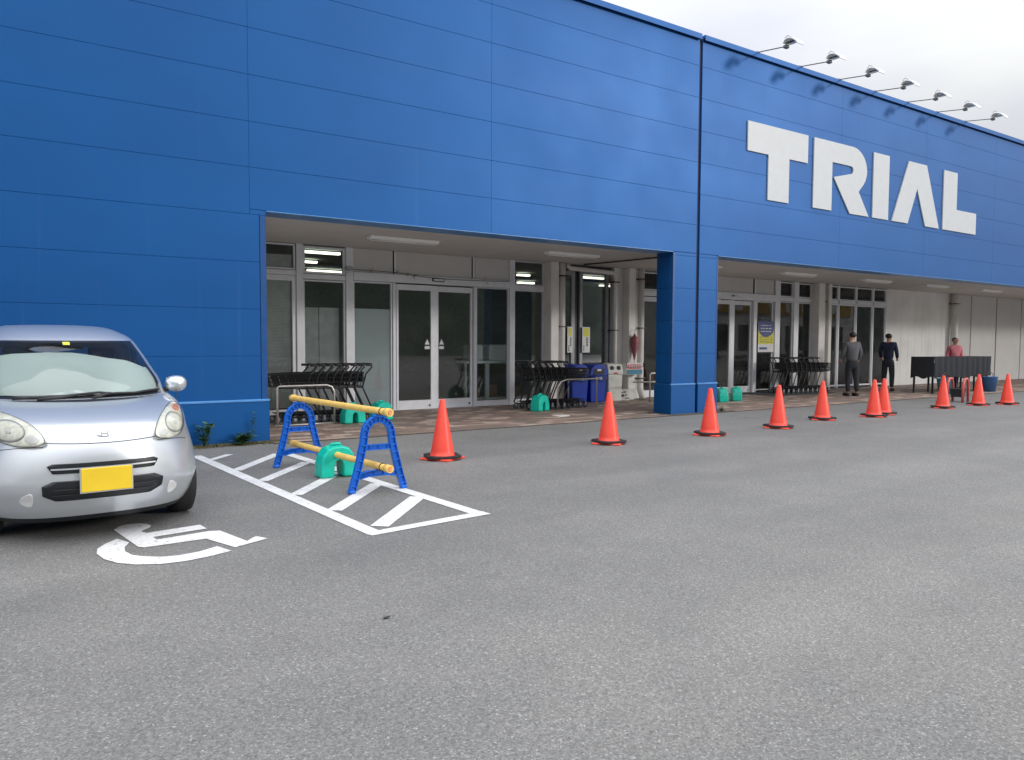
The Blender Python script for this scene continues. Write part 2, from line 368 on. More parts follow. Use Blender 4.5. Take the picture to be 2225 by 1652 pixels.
# ------------------------------------------------------------------ the store building
ROWS = [.575, 1.14, 1.75, 2.36, 2.97, 3.57, 4.15, 4.74, 5.33, 5.935, 6.52, 7.0]
BLD = empty('store_building', (0, 0, 0), label='big store building clad in glossy blue metal panels with recessed glazed entrances', cat='building')
TH = .02
def panel(x0, x1, z0, z1, name='wall_panel', y=0, mat='blue_panel', g=.0009):
    if x1-x0 < .02: return
    obj(name, box(x0+.0003, x1-.0003, y, y+TH, z0+g, z1-g), mat, BLD, bevel=.0028)
def build_facade():
    # backing walls behind the panels (dark blue, seen only in the joints)
    g = MB(); g.box(-12, 2.86, .015, .40, 0, 7.0); g.box(2.86, 10.325, .015, .40, 3.045, 7.0); g.box(10.325, 10.92, .015, .40, 0, 7.0)
    obj('backing_wall', g, 'blue_backing', BLD)
    g = MB(); g.box(11.01, 11.515, .015, .40, 0, 7.0); g.box(11.515, 36, .015, .40, 3.045, 7.0); g.box(36, 40, .015, .4, 0, 7.0)
    obj('backing_wall', g, 'blue_backing', BLD)
    cols1 = [-12, -8.33, -4.66, -.99, 2.67, 6.34, 10.925]
    for a, b in zip(cols1, cols1[1:]):
        for i in range(5, 11): panel(a, b, ROWS[i], ROWS[i+1])
    # row above and beside the first entrance
    for a, b in ((-12, -8.33), (-8.33, -4.66), (-4.66, -.99), (-.99, 2.79)):
        for i in range(4): panel(a, b, ROWS[i], ROWS[i+1])
        panel(a, min(b, 2.67), ROWS[4], ROWS[5])
    panel(2.67, 2.875, ROWS[4], 3.033)
    obj('corner_trim', box(2.795, 2.875, -.004, .42, .575, 2.968), 'blue_trim', BLD, bevel=.004)
    panel(2.67, 6.34, 3.035, 3.57); panel(6.34, 10.925, 3.035, 3.57)
    for i in range(5): panel(10.36, 10.925, ROWS[i], min(ROWS[i+1], 3.03))
    obj('corner_trim', box(10.31, 10.362, -.004, .05, .575, 3.02), 'blue_trim', BLD, bevel=.004)
    for i in range(5): obj('return_panel', box(10.31, 10.33, .055, .42, ROWS[i]+.003, min(ROWS[i+1], 3.03)-.003), 'blue_panel', BLD, bevel=.004)
    cols2 = [11.005, 15.46, 18.99, 22.55, 26.1, 29.65, 33.2, 36.8, 40]
    for k, (a, b) in enumerate(zip(cols2, cols2[1:])):
        for i in range(5, 11): panel(a, b, ROWS[i], ROWS[i+1])
        panel(a, b, 3.035, 3.57)
    for i in range(5): panel(11.005, 11.50, ROWS[i], min(ROWS[i+1], 3.03))
    obj('corner_trim', box(11.50, 11.535, -.004, .42, .575, 3.02), 'blue_trim', BLD, bevel=.004)
    # dark expansion channel between the two halves
    obj('expansion_joint', box(10.932, 10.998, .03, .10, 0, 7.02), 'blue_joint', BLD)
    # plinths, a little proud, with a light sloping flashing on top
    for a, b in ((-12, 2.89), (10.285, 10.93), (11.0, 11.545)):
        obj('plinth_panel', box(a, b, -.025, .43 if b < 11 else .43, -.02, .555), 'blue_panel', BLD, bevel=.005)
        g = MB().prism([(-.032, .548), (-.032, .562), (-.001, .576), (-.001, .548)], a-.004, b+.004, lambda u, v, d: (d, u, v))
        obj('plinth_flashing', g, 'light_trim', BLD)
    # fascia soffit trims above the entrances
    for a, b in ((2.875, 10.31), (11.535, 36)):
        g = MB(); g.box(a, b, -.012, .40, 3.018, 3.033); obj('soffit_trim', g, 'light_trim', BLD, bevel=.003)
    # coping: two lengths, with a drip edge
    for a, b in ((-12.05, 10.925), (11.005, 40.05)):
        g = MB(); g.box(a, b, -.06, .46, 7.03, 7.09); g.box(a, b, -.064, -.05, 6.985, 7.085)
        obj('coping', g, 'blue_panel', BLD, bevel=.004)
        obj('painted_coping_shadow', box(a, b, -.03, .3, 7.0, 7.03), 'blue_joint', BLD)  # dark filler strip; its colour stands in for shade under the coping
    obj('roof_deck', box(-12, 40, .4, 26, 6.6, 6.7), 'soffit_grey', BLD)
    g = MB(); g.box(-12, -11.8, .4, 26, 0, 6.6); g.box(39.8, 40, .4, 26, 0, 6.6); g.box(-12, 40, 26, 26.2, 0, 6.6)
    obj('rear_wall', g, 'white_siding', BLD)
    # porch ceilings
    obj('porch_ceiling', box(2.875, 10.31, .40, 3.36, 3.065, 3.10), 'soffit_grey', BLD)
    obj('porch_ceiling', box(11.535, 36, .40, 3.36, 3.065, 3.10), 'soffit_grey', BLD)
    obj('porch_ceiling', box(10.31, 11.535, .405, 3.36, 3.064, 3.099), 'soffit_grey', BLD)
    obj('porch_end_wall', box(2.78, 2.87, .43, 3.36, 0, 3.06), 'white_siding', BLD)
build_facade()

# ------------------------------------------------------------------ glazed shop front, plane y = 3.35
YG = 3.35
def frame(name, rects, parent, mat='aluminium', y0=YG-.05, y1=YG+.05, bev=.004):
    g = MB()
    for r in rects: g.box(r[0], r[1], y0, y1, r[2], r[3])
    return obj(name, g, mat, parent, bevel=bev)
def pane(x0, x1, z0, z1, parent, y=YG): return obj('pane', box(x0, x1, y-.004, y+.004, z0, z1), 'shop_glass', parent)
def window(x0, x1, z0, z1, fw=.03, name='shop_window', mat='aluminium'):
    f = frame(name, [(x0, x0+fw, z0, z1), (x1-fw, x1, z0, z1), (x0+fw, x1-fw, z0, z0+fw), (x0+fw, x1-fw, z1-fw, z1)], BLD, mat, YG-.035, YG+.035)
    pane(x0+fw, x1-fw, z0+fw, z1-fw, f)
    return f
def sliding_door(x0, x1, z1=2.44, dy=-.03, stile=.045, lock_right=True):
    s = stile
    f = frame('sliding_door', [(x0, x0+s, .02, z1), (x1-s, x1, .02, z1), (x0+s, x1-s, .02, .19), (x0+s, x1-s, z1-.11, z1)], BLD, 'aluminium', YG-.03+dy, YG+.03+dy)
    pane(x0+s, x1-s, .19, z1-.11, f, YG+dy)
    lx = x1-s-.03 if lock_right else x0+s+.03
    g = MB().box(lx-.012, lx+.012, YG+dy-.045, YG+dy-.031, .06, .10); obj('door_lock', g, 'black_steel', f)
    return f
def sticker(xc, z, parent, y):
    g = MB(); g.prism([(xc-.055, z+.0), (xc+.055, z+.0), (xc, z+.11)], y-.008, y-.0055, lambda u, v, d: (u, d, v))
    g.box(xc-.055, xc+.055, y-.008, y-.0055, z-.09, z-.03)
    obj('door_sticker', g, 'label_white', parent)
def build_glazing():
    # posts
    for a, b in ((4.33, 4.45), (5.25, 5.39), (8.86, 8.99)): obj('mullion', box(a, b, YG-.07, YG+.06, 0, 3.065), 'aluminium', BLD, bevel=.004)
    obj('mullion', box(6.19, 6.25, YG-.06, YG+.06, 0, 2.46), 'aluminium', BLD, bevel=.004)
    obj('mullion', box(8.0, 8.055, YG-.06, YG+.06, 0, 2.46), 'aluminium', BLD, bevel=.004)
    # first bay: narrow door with blind, transom
    f = frame('side_door', [(3.70, 3.76, .02, 2.5), (4.26, 4.325, .02, 2.5), (3.76, 4.26, .02, .12), (3.76, 4.26, 2.40, 2.5)], BLD, 'aluminium', YG-.04, YG+.04)
    pane(3.76, 4.26, .12, 2.4, f)
    g = MB()
    for k in range(88): z = .14+k*.0257; g.box(3.765, 4.255, YG+.05, YG+.068, z, z+.021)
    o = obj('blind_slats', g, 'blind_slat', BLD); o['kind'] = 'stuff'
    window(2.88, 3.68, .02, 2.5); frame('transom_bar', [(2.87, 4.33, 2.505, 2.59)], BLD)
    window(3.74, 4.32, 2.60, 3.055, name='transom_window'); window(2.88, 3.72, 2.6, 3.055, name='transom_window')
    g = MB()
    for k in range(11): z = 2.63+k*.0215; g.box(3.78, 4.28, YG+.05, YG+.066, z, z+.018)
    o = obj('blind_slats', g, 'blind_slat', BLD); o['kind'] = 'stuff'
    # second bay
    window(4.455, 5.245, .02, 2.44); frame('transom_bar', [(4.45, 5.25, 2.45, 2.54)], BLD); window(4.455, 5.245, 2.55, 3.04, .04, 'transom_window')
    # third bay with film
    window(5.395, 6.185, .02, 2.46)
    # door header, sensor, opaque transoms
    frame('door_header', [(5.39, 8.86, 2.465, 2.62)], BLD, 'aluminium', YG-.09, YG+.05)
    for a, b in ((5.395, 6.20), (6.27, 7.945), (8.03, 8.855)):
        obj('transom_panel', box(a, b, YG-.035, YG-.015, 2.625, 3.062), 'transom_grey', BLD, bevel=.003)
    for a in (6.205, 7.95): obj('transom_divider', box(a, a+.016, YG-.045, YG-.0, 2.622, 3.063), 'black_steel', BLD); obj('transom_divider', box(a+.018, a+.06, YG-.05, YG, 2.622, 3.063), 'aluminium', BLD, bevel=.003)
    g = MB().box(7.01, 7.28, YG-.12, YG-.09, 2.52, 2.585); s = obj('door_sensor', g, 'black_steel', BLD, bevel=.006)
    obj('sensor_cover', box(7.03, 7.26, YG-.126, YG-.121, 2.535, 2.57), 'aluminium', s)
    d1 = sliding_door(6.26, 7.045, lock_right=True); sticker(6.93, 1.28, d1, YG-.03)
    d2 = sliding_door(7.16, 7.99, dy=.035, lock_right=True); sticker(7.285, 1.28, d2, YG+.035)
    frame('meeting_stile', [(7.05, 7.155, .02, 2.44)], BLD, 'aluminium', YG-.04, YG+.05)
    obj('door_threshold', box(4.45, 9.75, YG-.075, YG+.07, .0, .02), 'aluminium', BLD)
    # side lights
    window(8.06, 8.855, .10, 2.46, .02); frame('sill_rail', [(8.06, 8.855, .02, .10)], BLD)
    window(8.995, 9.76, .10, 2.44, .02); frame('sill_rail', [(8.995, 9.76, .02, .10)], BLD); frame('transom_bar', [(8.99, 9.76, 2.44, 2.55)], BLD); window(8.995, 9.76, 2.555, 3.06, .02, 'transom_window')
    # white steel column and narrow alcove glazing
    obj('steel_column', box(9.77, 9.985, 3.05, 3.40, 0, 3.064), 'white_steel', BLD, bevel=.012)
    a = window(10.23, 10.63, .02, 2.93, .10, 'alcove_window', 'aluminium_dark')
    obj('alcove_gap', box(10.63, 10.77, YG+.02, YG+.05, 0, 3.0), 'black_steel', BLD)
    b = window(10.77, 11.62, .02, 2.98, .085, 'alcove_window', 'aluminium_dark')
    obj('alcove_header', box(9.99, 11.7, YG-.02, YG+.05, 2.985, 3.06), 'black_steel', BLD)
    obj('corner_wall', box(11.74, 12.56, 3.28, 3.42, 0, 3.064), 'white_siding', BLD, bevel=.004)
    obj('steel_column', box(12.02, 12.235, 3.06, 3.28, 0, 3.064), 'white_steel', BLD, bevel=.012)
    # right-hand bay behind the blue post
    window(12.58, 13.24, 2.60, 3.03, .03, 'transom_window'); frame('transom_bar', [(12.56, 15.40, 2.46, 2.59)], BLD)
    f = sliding_door(12.62, 13.28, 2.44); obj('mullion', box(12.565, 12.61, YG-.05, YG+.05, 0, 3.06), 'aluminium', BLD, bevel=.003)
    obj('shop_wall', box(13.30, 15.0, YG-.03, YG+.06, 0, 3.06), 'white_siding', BLD)
    # second entrance
    obj('mullion', box(15.0, 15.08, YG-.05, YG+.05, 0, 3.064), 'aluminium', BLD, bevel=.003)
    sliding_door(15.09, 15.80, 2.46); frame('meeting_stile', [(15.81, 15.96, .02, 2.47)], BLD); sliding_door(15.965, 16.70, 2.46, dy=.035)
    obj('mullion', box(16.72, 16.85, YG-.06, YG+.06, 0, 2.47), 'aluminium', BLD, bevel=.003)
    window(16.86, 17.55, .06, 2.47, .03)
    frame('door_header', [(15.08, 17.6, 2.475, 2.66)], BLD, 'aluminium', YG-.09, YG+.05)
    obj('transom_panel', box(15.09, 16.70, YG-.035, YG-.015, 2.665, 3.062), 'transom_grey', BLD, bevel=.003)
    obj('transom_panel', box(16.80, 17.56, YG-.035, YG-.015, 2.665, 3.062), 'transom_grey', BLD, bevel=.003)
    obj('transom_divider', box(16.715, 16.74, YG-.045, YG, 2.664, 3.063), 'black_steel', BLD); obj('transom_divider', box(16.745, 16.79, YG-.05, YG, 2.664, 3.063), 'aluminium', BLD)
    s = obj('door_sensor', box(15.76, 16.10, YG-.12, YG-.09, 2.55, 2.60), 'aluminium', BLD, bevel=.006); obj('sensor_cover', box(15.77, 15.86, YG-.126, YG-.121, 2.56, 2.59), 'black_steel', s)
    for a, b in ((17.60, 17.82), (18.43, 18.64)): obj('mullion', box(a, b, YG-.07, YG+.06, 0, 3.064), 'aluminium', BLD, bevel=.004)
    window(17.83, 18.42, .06, 2.50, .03); window(18.65, 19.27, .06, 2.50, .03)
    frame('transom_bar', [(17.82, 19.29, 2.51, 2.62)], BLD); window(17.83, 18.42, 2.63, 3.04, .03, 'transom_window'); window(18.65, 19.27, 2.63, 3.04, .03, 'transom_window')
    obj('steel_column', box(19.29, 19.56, 3.08, 3.42, 0, 3.064), 'white_steel', BLD, bevel=.01)
    obj('steel_column', box(19.84, 19.99, 3.14, 3.42, 0, 3.064), 'white_steel', BLD, bevel=.01)
    obj('corner_wall', box(19.56, 19.84, 3.34, 3.42, 0, 3.064), 'white_siding', BLD)
    xs = [20.0, 20.58, 21.48, 22.38, 23.12]
    for a, b in zip(xs, xs[1:]):
        window(a, b-.02, 2.62, 3.04, .035, 'transom_window'); window(a, b-.02, .06, 2.52, .05)
        obj('mullion', box(b-.03, b+.03, YG-.05, YG+.05, 0, 3.063), 'aluminium', BLD, bevel=.003)
    frame('transom_bar', [(19.99, 23.09, 2.525, 2.615)], BLD)
    # ribbed white wall and store-room panels further along
    x = 23.16
    while x < 27.4:
        obj('wall_board', box(x, min(x+.42, 27.42)-.003, YG-.04, YG+.03, 0, 3.064), 'white_siding', BLD, bevel=.004); x += .42
    for a, b in ((27.45, 28.52), (28.58, 30.40), (30.48, 32.4), (32.46, 35.9)):
        obj('wall_board', box(a, b, YG-.02, YG+.05, 0, 3.064), 'transom_grey', BLD, bevel=.004)
    obj('porch_end_wall', box(35.9, 36.0, .43, 3.4, 0, 3.06), 'white_siding', BLD)
    return a, b
build_glazing()

def build_interior():
    # rooms behind the glass
    g = MB(); g.box(2.7, 34, YG+.1, 20, -.02, .006); obj('shop_floor', g, 'room_dark', BLD)
    g = MB(); g.box(2.7, 34, 20, 20.1, 0, 3.9); g.box(2.6, 2.7, YG+.1, 20, 0, 3.9); g.box(34, 34.1, YG+.1, 20, 0, 3.9); obj('shop_back_wall', g, 'room_dark', BLD)
    obj('shop_ceiling', box(2.6, 34.1, YG+.08, 20.1, 3.85, 3.9), 'room_dark', BLD)
    obj('shop_lintel', box(2.6, 36, YG+.06, YG+.08, 3.03, 3.9), 'room_dark', BLD)
    for x0, x1, y, lb in ((6.78, 7.81, 10.31, 'upper lit tube in the small window over the pale boards'),
                          (7.52, 8.07, 12.92, 'middle short lit tube in the small window over the pale boards'),
                          (8.70, 9.95, 15.67, 'lower lit tube in the small window over the pale boards'),
                          (15.44, 15.95, 12.76, 'upper lit tube in the small window beside the white column at the trolleys'),
                          (17.41, 18.21, 15.67, 'lower lit tube in the small window beside the white column at the trolleys'),
                          (17.93, 18.98, 12.13, 'long lit tube seen through the alcove window above the bins'),
                          (21.10, 21.88, 14.88, 'short lit tube seen through the alcove window above the bins'),
                          (18.95, 19.86, 10.31, 'upper lit tube in the window strip left of the blue post'),
                          (21.88, 22.73, 12.92, 'lower lit tube in the window strip left of the blue post'),
                          (26.48, 27.15, 9.93, 'upper lit tube in the small window right of the poster'),
                          (29.38, 30.34, 12.13, 'lower lit tube in the small window right of the poster'),
                          (30.05, 30.73, 10.18, 'lit tube in the leftmost small window of the far window block'),
                          (31.45, 31.73, 10.44, 'short lit tube in the second small window of the far window block'),):
        obj('tube_light', box(x0, x1, y-.07, y+.07, 3.73, 3.79), 'lit_tube', label=lb, cat='ceiling light', group='lit tubes inside the store')
    # blue partition inside behind the alcove and behind the far windows
    obj('partition_wall', box(12.2, 17.4, 6.2, 6.3, 0, 2.85), 'room_blue', BLD)
    obj('partition_wall', box(24.0, 33.0, 4.6, 4.7, 0, 3.8), 'room_blue', BLD)
    obj('partition_wall', box(21.2, 21.9, 4.9, 5.0, 0, 3.8), 'room_blue', BLD)
    # boards and film behind the glass
    a = obj('backing_board', box(4.50, 4.80, YG+.16, YG+.18, .05, 1.95), 'blind_slat'); tag(a, 'left one of two pale boards standing behind the glass by the left trolleys', 'board', 'boards leaning behind the glass')
    a = obj('backing_board', box(4.815, 5.19, YG+.16, YG+.18, .05, 1.955), 'blind_slat'); tag(a, 'right one of two pale boards standing behind the glass by the left trolleys', 'board', 'boards leaning behind the glass')
    obj('frosted_film', box(5.43, 6.155, YG+.012, YG+.016, .06, 1.95), 'frost_film', BLD)
    t = empty('display_shelf', (8.95, YG+.55, 0), label='pale metal shelf unit behind the glass beside the dark sliding doors', cat='shelf')
    obj('shelf_top', box(-.95, .85, -.2, .2, .88, .93), 'pale_board', t)
    for x in (-.93, -.42, -.38, .2, .8): obj('shelf_post', box(x, x+.05, -.19, -.14, 0, .879), 'pale_board', t)
    obj('shelf_bottom', box(-.93, .84, -.13, .18, .1, .14), 'pale_board', t)
    for x0, x1 in ((-.78, -.44), (-.28, .38)):
        o = obj('storage_box', box(8.95+x0, 8.95+x1, YG+.42, YG+.70, .932, 1.28), 'pale_board', bevel=.02)
        tag(o, 'pale green-white box on the shelf top behind the glass, %s' % ('narrow one at the left' if x0 < -.5 else 'wide one behind the mullion'), 'box', 'boxes on the shelf behind the glass')
    for x, z, w, h in ((-.7, .16, .2, .2), (-.3, .16, .24, .26), (.3, .16, .3, .22)):
        o = obj('stored_carton', box(8.95+x, 8.95+x+w, YG+.45, YG+.65, z-.018, z+h), 'cardboard', bevel=.006)
        tag(o, {-.7: 'small brown carton at the left end of the lower shelf', -.3: 'tall brown carton in the middle of the lower shelf', .3: 'wide brown carton at the right end of the lower shelf'}[x]+' behind the glass', 'carton', 'cartons on the lower shelf')
build_interior()

# ------------------------------------------------------------------ porch paving
def build_paving():
    base = obj('porch_floor', box(2.88, 35.9, -.24, 3.42, -.01, .004), 'paver_joint', kind='structure')
    obj('porch_kerb', box(2.88, 35.9, -.262, -.243, -.02, .012), 'paver_joint', base)
    rnd = random.Random(11); s = .30; h = .15
    tiles = []
    j = 0; y = -.24
    while y < 3.28:
        x = 2.89 - (s/2 if j % 2 else 0)
        while x < 35.5:
            x0 = max(x, 2.885); x1 = min(x+s, 35.9)
            if x1-x0 > .05 and not (y < .42 and (10.1 < x1 and x0 < 11.6)): tiles.append((x0, x1, y, y+h))
            x += s
        y += h; j += 1
    shape = {}
    def dist(t): return math.hypot((t[0]+t[1])/2, (t[2]+t[3])/2+10.15)
    tiles.sort(key=dist)
    rest = MB()
    for k, (x0, x1, y0, y1) in enumerate(tiles):
        m = rnd.choices(range(6), (4, 4, 4, 3, 3, 2))[0]
        dz = rnd.uniform(0, .003)
        if k < 290 :
            w = round(x1-x0, 2); key = (w, m)
            if key not in shape: shape[key] = box(.003, w-.003, .003, h-.003, -.004, .011).mesh('paver', PAV[m])
            o = bpy.data.objects.new('paver', shape[key]); COL.objects.link(o); o.parent = base; o.location = (x0, y0, dz)
        else:
            rest.cur = m; rest.box(x0+.003, x1-.003, y0+.003, y1-.003, -.003, .011+dz)
    o = obj('far_pavers', rest, PAV, base); o['kind'] = 'stuff'
    o = obj('door_mat', box(15.9, 18.6, 2.0, 3.2, .011, .022), 'mat_grey', bevel=.004)
    tag(o, 'dark grey doormat on the paving before the second entrance', 'mat')
build_paving()

# ------------------------------------------------------------------ sign letters
def build_sign():
    s = empty('store_sign', (12.3, -.002, 4.25), label='row of five large white shop-name letters on the blue wall', cat='sign')
    def letter(poly, name='sign_letter'):
        g = MB().prism([(u-12.3, v-4.25) for u, v in poly], -.028, 0, lambda u, v, d: (u, d, v)); m = g.mesh(name, 'sign_white')
        bm = bmesh.new(); bm.from_mesh(m); bmesh.ops.triangulate(bm, faces=[f for f in bm.faces if len(f.verts) > 4]); bm.to_mesh(m); bm.free()
        return obj(name, m, None, s)
    z0, z1 = 4.25, 5.735
    letter([(12.30, z1), (14.23, z1), (14.23, 5.155), (13.61, 5.155), (13.61, z0), (12.94, z0), (12.94, 5.155), (12.30, 5.155)])
    arc = lambda cx, cz, rx, rz, a0, a1, n: [(cx+rx*math.cos(R(a0+(a1-a0)*i/n)), cz+rz*math.sin(R(a0+(a1-a0)*i/n))) for i in range(n+1)]
    out = [(14.44, z0), (14.44, z1)]+arc(15.84, 5.25, .58, z1-5.25, 90, -38, 12)+[(16.11, 4.77), (16.53, z0), (15.79, z0), (15.16, 4.985), (15.78, 5.125)]+arc(15.79, 5.212, .10, .088, -80, 88, 6)+[(15.10, 5.30), (15.10, z0)]
    letter(out)
    letter([(16.68, z0), (16.68, z1), (17.33, z1), (17.33, z0)])
    letter([(17.49, z0), (18.17, z1), (18.98, z1), (19.63, z0), (18.98, z0), (18.57, 5.12), (18.18, z0)])
    letter([(19.81, z0), (19.81, z1), (20.48, z1), (20.48, 4.80), (21.51, 4.80), (21.51, z0)])
build_sign()

def build_floodlights():
    t = empty('sign_floodlight', (12.56, 0, 7.09), label='x', cat='floodlight', group='floodlights along the parapet')
    g = MB().tube([(0, .12, .03), (0, -.05, .015), (0, -.66, -.07)], .011, 6); obj('arm', g, 'thin_arm_grey', t)
    obj('wall_bracket', box(-.05, .05, -.03, .16, 0, .03), 'black_steel', t)
    g = MB().box(-.05, .05, -.72, -.64, -.11, -.05); obj('yoke', g, 'thin_arm_grey', t, bevel=.01)
    g = MB(); prof = [(-.66, -.03), (-.70, .03), (-.78, .05), (-.88, .02), (-.98, -.06), (-1.0, -.12), (-.985, -.125), (-.955, -.075), (-.87, -.005), (-.78, .025), (-.71, .01), (-.675, -.04)]
    g.prism(prof, -.10, .10, lambda u, v, d: (d, u, v)); h = obj('lamp_housing', g, 'lamp_white', t, bevel=.004)
    g = MB().tube([(-.08, -.70, .03), (-.06, -.74, .10), (.06, -.74, .10), (.08, -.70, .03)], .008, 5); obj('tilt_bracket', g, 'aluminium_dark', h)
    obj('lamp_glass', box(-.085, .085, -.93, -.72, -.045, -.035), 'lamp_glass', h)
    xs = [12.56, 13.93, 15.30, 16.67, 18.04, 19.41, 20.80]
    lab = ['arm floodlight on the parapet nearest the dark joint, leftmost above the letters', 'arm floodlight on the parapet, second after the dark wall joint', 'arm floodlight on the parapet, third after the dark wall joint',
           'middle one of the seven arm floodlights on the parapet', 'arm floodlight on the parapet, third from the right end of the row', 'arm floodlight on the parapet, last but one at the right', 'rightmost arm floodlight on the parapet, above the letter L']
    for i, x in enumerate(xs):
        o = t if i == 0 else dup(t, (x, 0, 7.09)); o['label'] = lab[i]
build_floodlights()

def build_porch_lights():
    t = empty('porch_light', (5.62, 1.62, 3.064), label='x', cat='ceiling light', group='long white lamps under the porch ceiling')
    g = MB().prism([(-.11, 0), (.11, 0), (.07, -.05), (-.07, -.05)], -.63, .63, lambda u, v, d: (d, u, v)); obj('lamp_body', g, 'lamp_white', t, bevel=.008)
    g = MB().tube([(-.6, 0, -.062), (.6, 0, -.062)], .015, 8); obj('lamp_tube', g, 'label_white', t)
    xs = [5.62, 9.22, 12.80, 16.28, 19.68, 22.75, 26.1, 29.5]
    lab = ['white porch lamp over the left trolleys and film-covered pane', 'white porch lamp above the right trolley row', 'white porch lamp partly hidden behind the blue post', 'white porch lamp above the second sliding doors',
           'white porch lamp above the window columns right of the poster', 'white porch lamp by the ribbed white wall start', 'white porch lamp near the far downpipe', 'farthest white porch lamp at the right edge']
    for i, x in enumerate(xs):
        o = t if i == 0 else dup(t, (x, 1.62, 3.064)); o['label'] = lab[i]
build_porch_lights()

# ------------------------------------------------------------------ pipes, clamps
def pipe(pts, r, label, clamps=(), mat='white_steel'):
    t = obj('drain_pipe', MB().tube(pts, r, 14), mat, label=label, cat='pipe', group='white pipes under the porch')
    for (x, y, z) in clamps:
        g = MB().box(-r-.03, r+.03, -r-.01, r+.10, -.012, .012); obj('pipe_clamp', g, 'black_steel', t, (x, y, z))
    return t
pipe([(10.11, 3.12, .012), (10.11, 3.12, 3.06)], .078, 'white drain pipe beside the column at the right trolley row', [(10.11, 3.12, 1.68), (10.11, 3.12, 2.78)])
pipe([(10.30, 3.16, 3.06), (10.30, 3.16, 3.00), (10.36, 3.16, 2.965), (11.58, 3.16, 2.93), (11.66, 3.16, 2.89), (11.68, 3.16, 2.8), (11.68, 3.16, .012)], .052, 'white pipe running over the alcove windows and down beside the grey bin', [(11.68, 3.16, 1.62), (11.68, 3.16, 2.72)])
pipe([(12.43, 3.10, 3.06), (12.43, 3.10, .26), (12.42, 3.02, .13), (12.42, 2.98, .012)], .078, 'white drain pipe with a kicked-out foot behind the blue post', [(12.43, 3.10, 1.68), (12.43, 3.10, 2.82), (12.43, 3.10, .5)])
pipe([(19.70, 3.22, .012), (19.70, 3.22, 3.06)], .055, 'slim white drain pipe between the far window frames', [(19.70, 3.22, 2.55)])
pipe([(27.05, 3.16, .012), (27.05, 3.16, 3.06)], .11, 'thick white drain pipe on the ribbed white wall far right', [(27.05, 3.16, 2.72)])
obj('soffit_cable', MB().tube([(10.62, 3.0, 3.045), (10.75, 2.0, 3.04), (10.93, .9, 3.045)], .016, 6), 'black_steel', label='black cable run under the porch ceiling by the blue post', cat='cable')

# ------------------------------------------------------------------ traffic cones
def build_cones():
    t = empty('traffic_cone', (0, 0, 0), label='x', cat='traffic cone', group='orange cones along the store front')
    g = MB(); h = .19; g.box(-h, h, -h, h, 0, .022); obj('cone_base', g, 'cone_red', t, bevel=.012, seg=2)
    g = MB(); g.lathe([(.150, .022), (.150, .045), (.137, .05), (.130, .10), (.030, .668), (.026, .68), (.012, .684), (.010, .66)], n=32)
    obj('cone_body', g, 'cone_red', t)
    g = MB(); n = 32; vs = []
    for z, e in ((.024, 0), (.046, 0), (.050, -.01)):
        for j in range(n):
            a = 2*PI*j/n; r = min(.215/max(abs(math.cos(a)), abs(math.sin(a)), .001), .255)+e if True else 0
            r = min(.20/max(abs(math.cos(a)), abs(math.sin(a))), .235)+e
            vs.append((r*math.cos(a+PI/4), r*math.sin(a+PI/4), z))
    for z in (.050, .024): vs += [(.152*math.cos(2*PI*j/n+PI/4), .152*math.sin(2*PI*j/n+PI/4), z) for j in range(n)]
    fs = [(i*n+j, i*n+(j+1) % n, (i+1)*n+(j+1) % n, (i+1)*n+j) for i in range(4) for j in range(n)]
    g.add(vs, fs); obj('cone_weight', g, 'dark_rubber', t)
    pos = [(4.13, -2.50, .5), (6.63, -2.50, .62), (8.50, -2.57, .35), (10.16, -2.50, .42), (11.93, -2.08, .7), (13.25, -2.25, .3), (13.86, -2.08, .55), (16.3, -1.95, .6), (17.75, -1.98, .4), (18.6, -2.2, .5)]
    lab = ['orange cone standing nearest the blue barricade, first of the row', 'orange cone in front of the small teal weight and bins, second of the row', 'orange cone in front of the blue post', 'orange cone in front of the second sliding doors',
           'orange cone alone just right of the black trolley row', 'front one of the two orange cones set close together', 'rear one of the two orange cones set close together', 'orange cone before the dark display rack with the person in pink',
           'orange cone left of the red basket stack, far right', 'last orange cone at the right edge, right of the red basket stack']
    for i, (x, y, a) in enumerate(pos):
        o = t if i == 0 else dup(t, (0, 0, 0)); o.location = (x, y, .0); o.rotation_euler = (0, 0, a); o['label'] = lab[i]
build_cones()

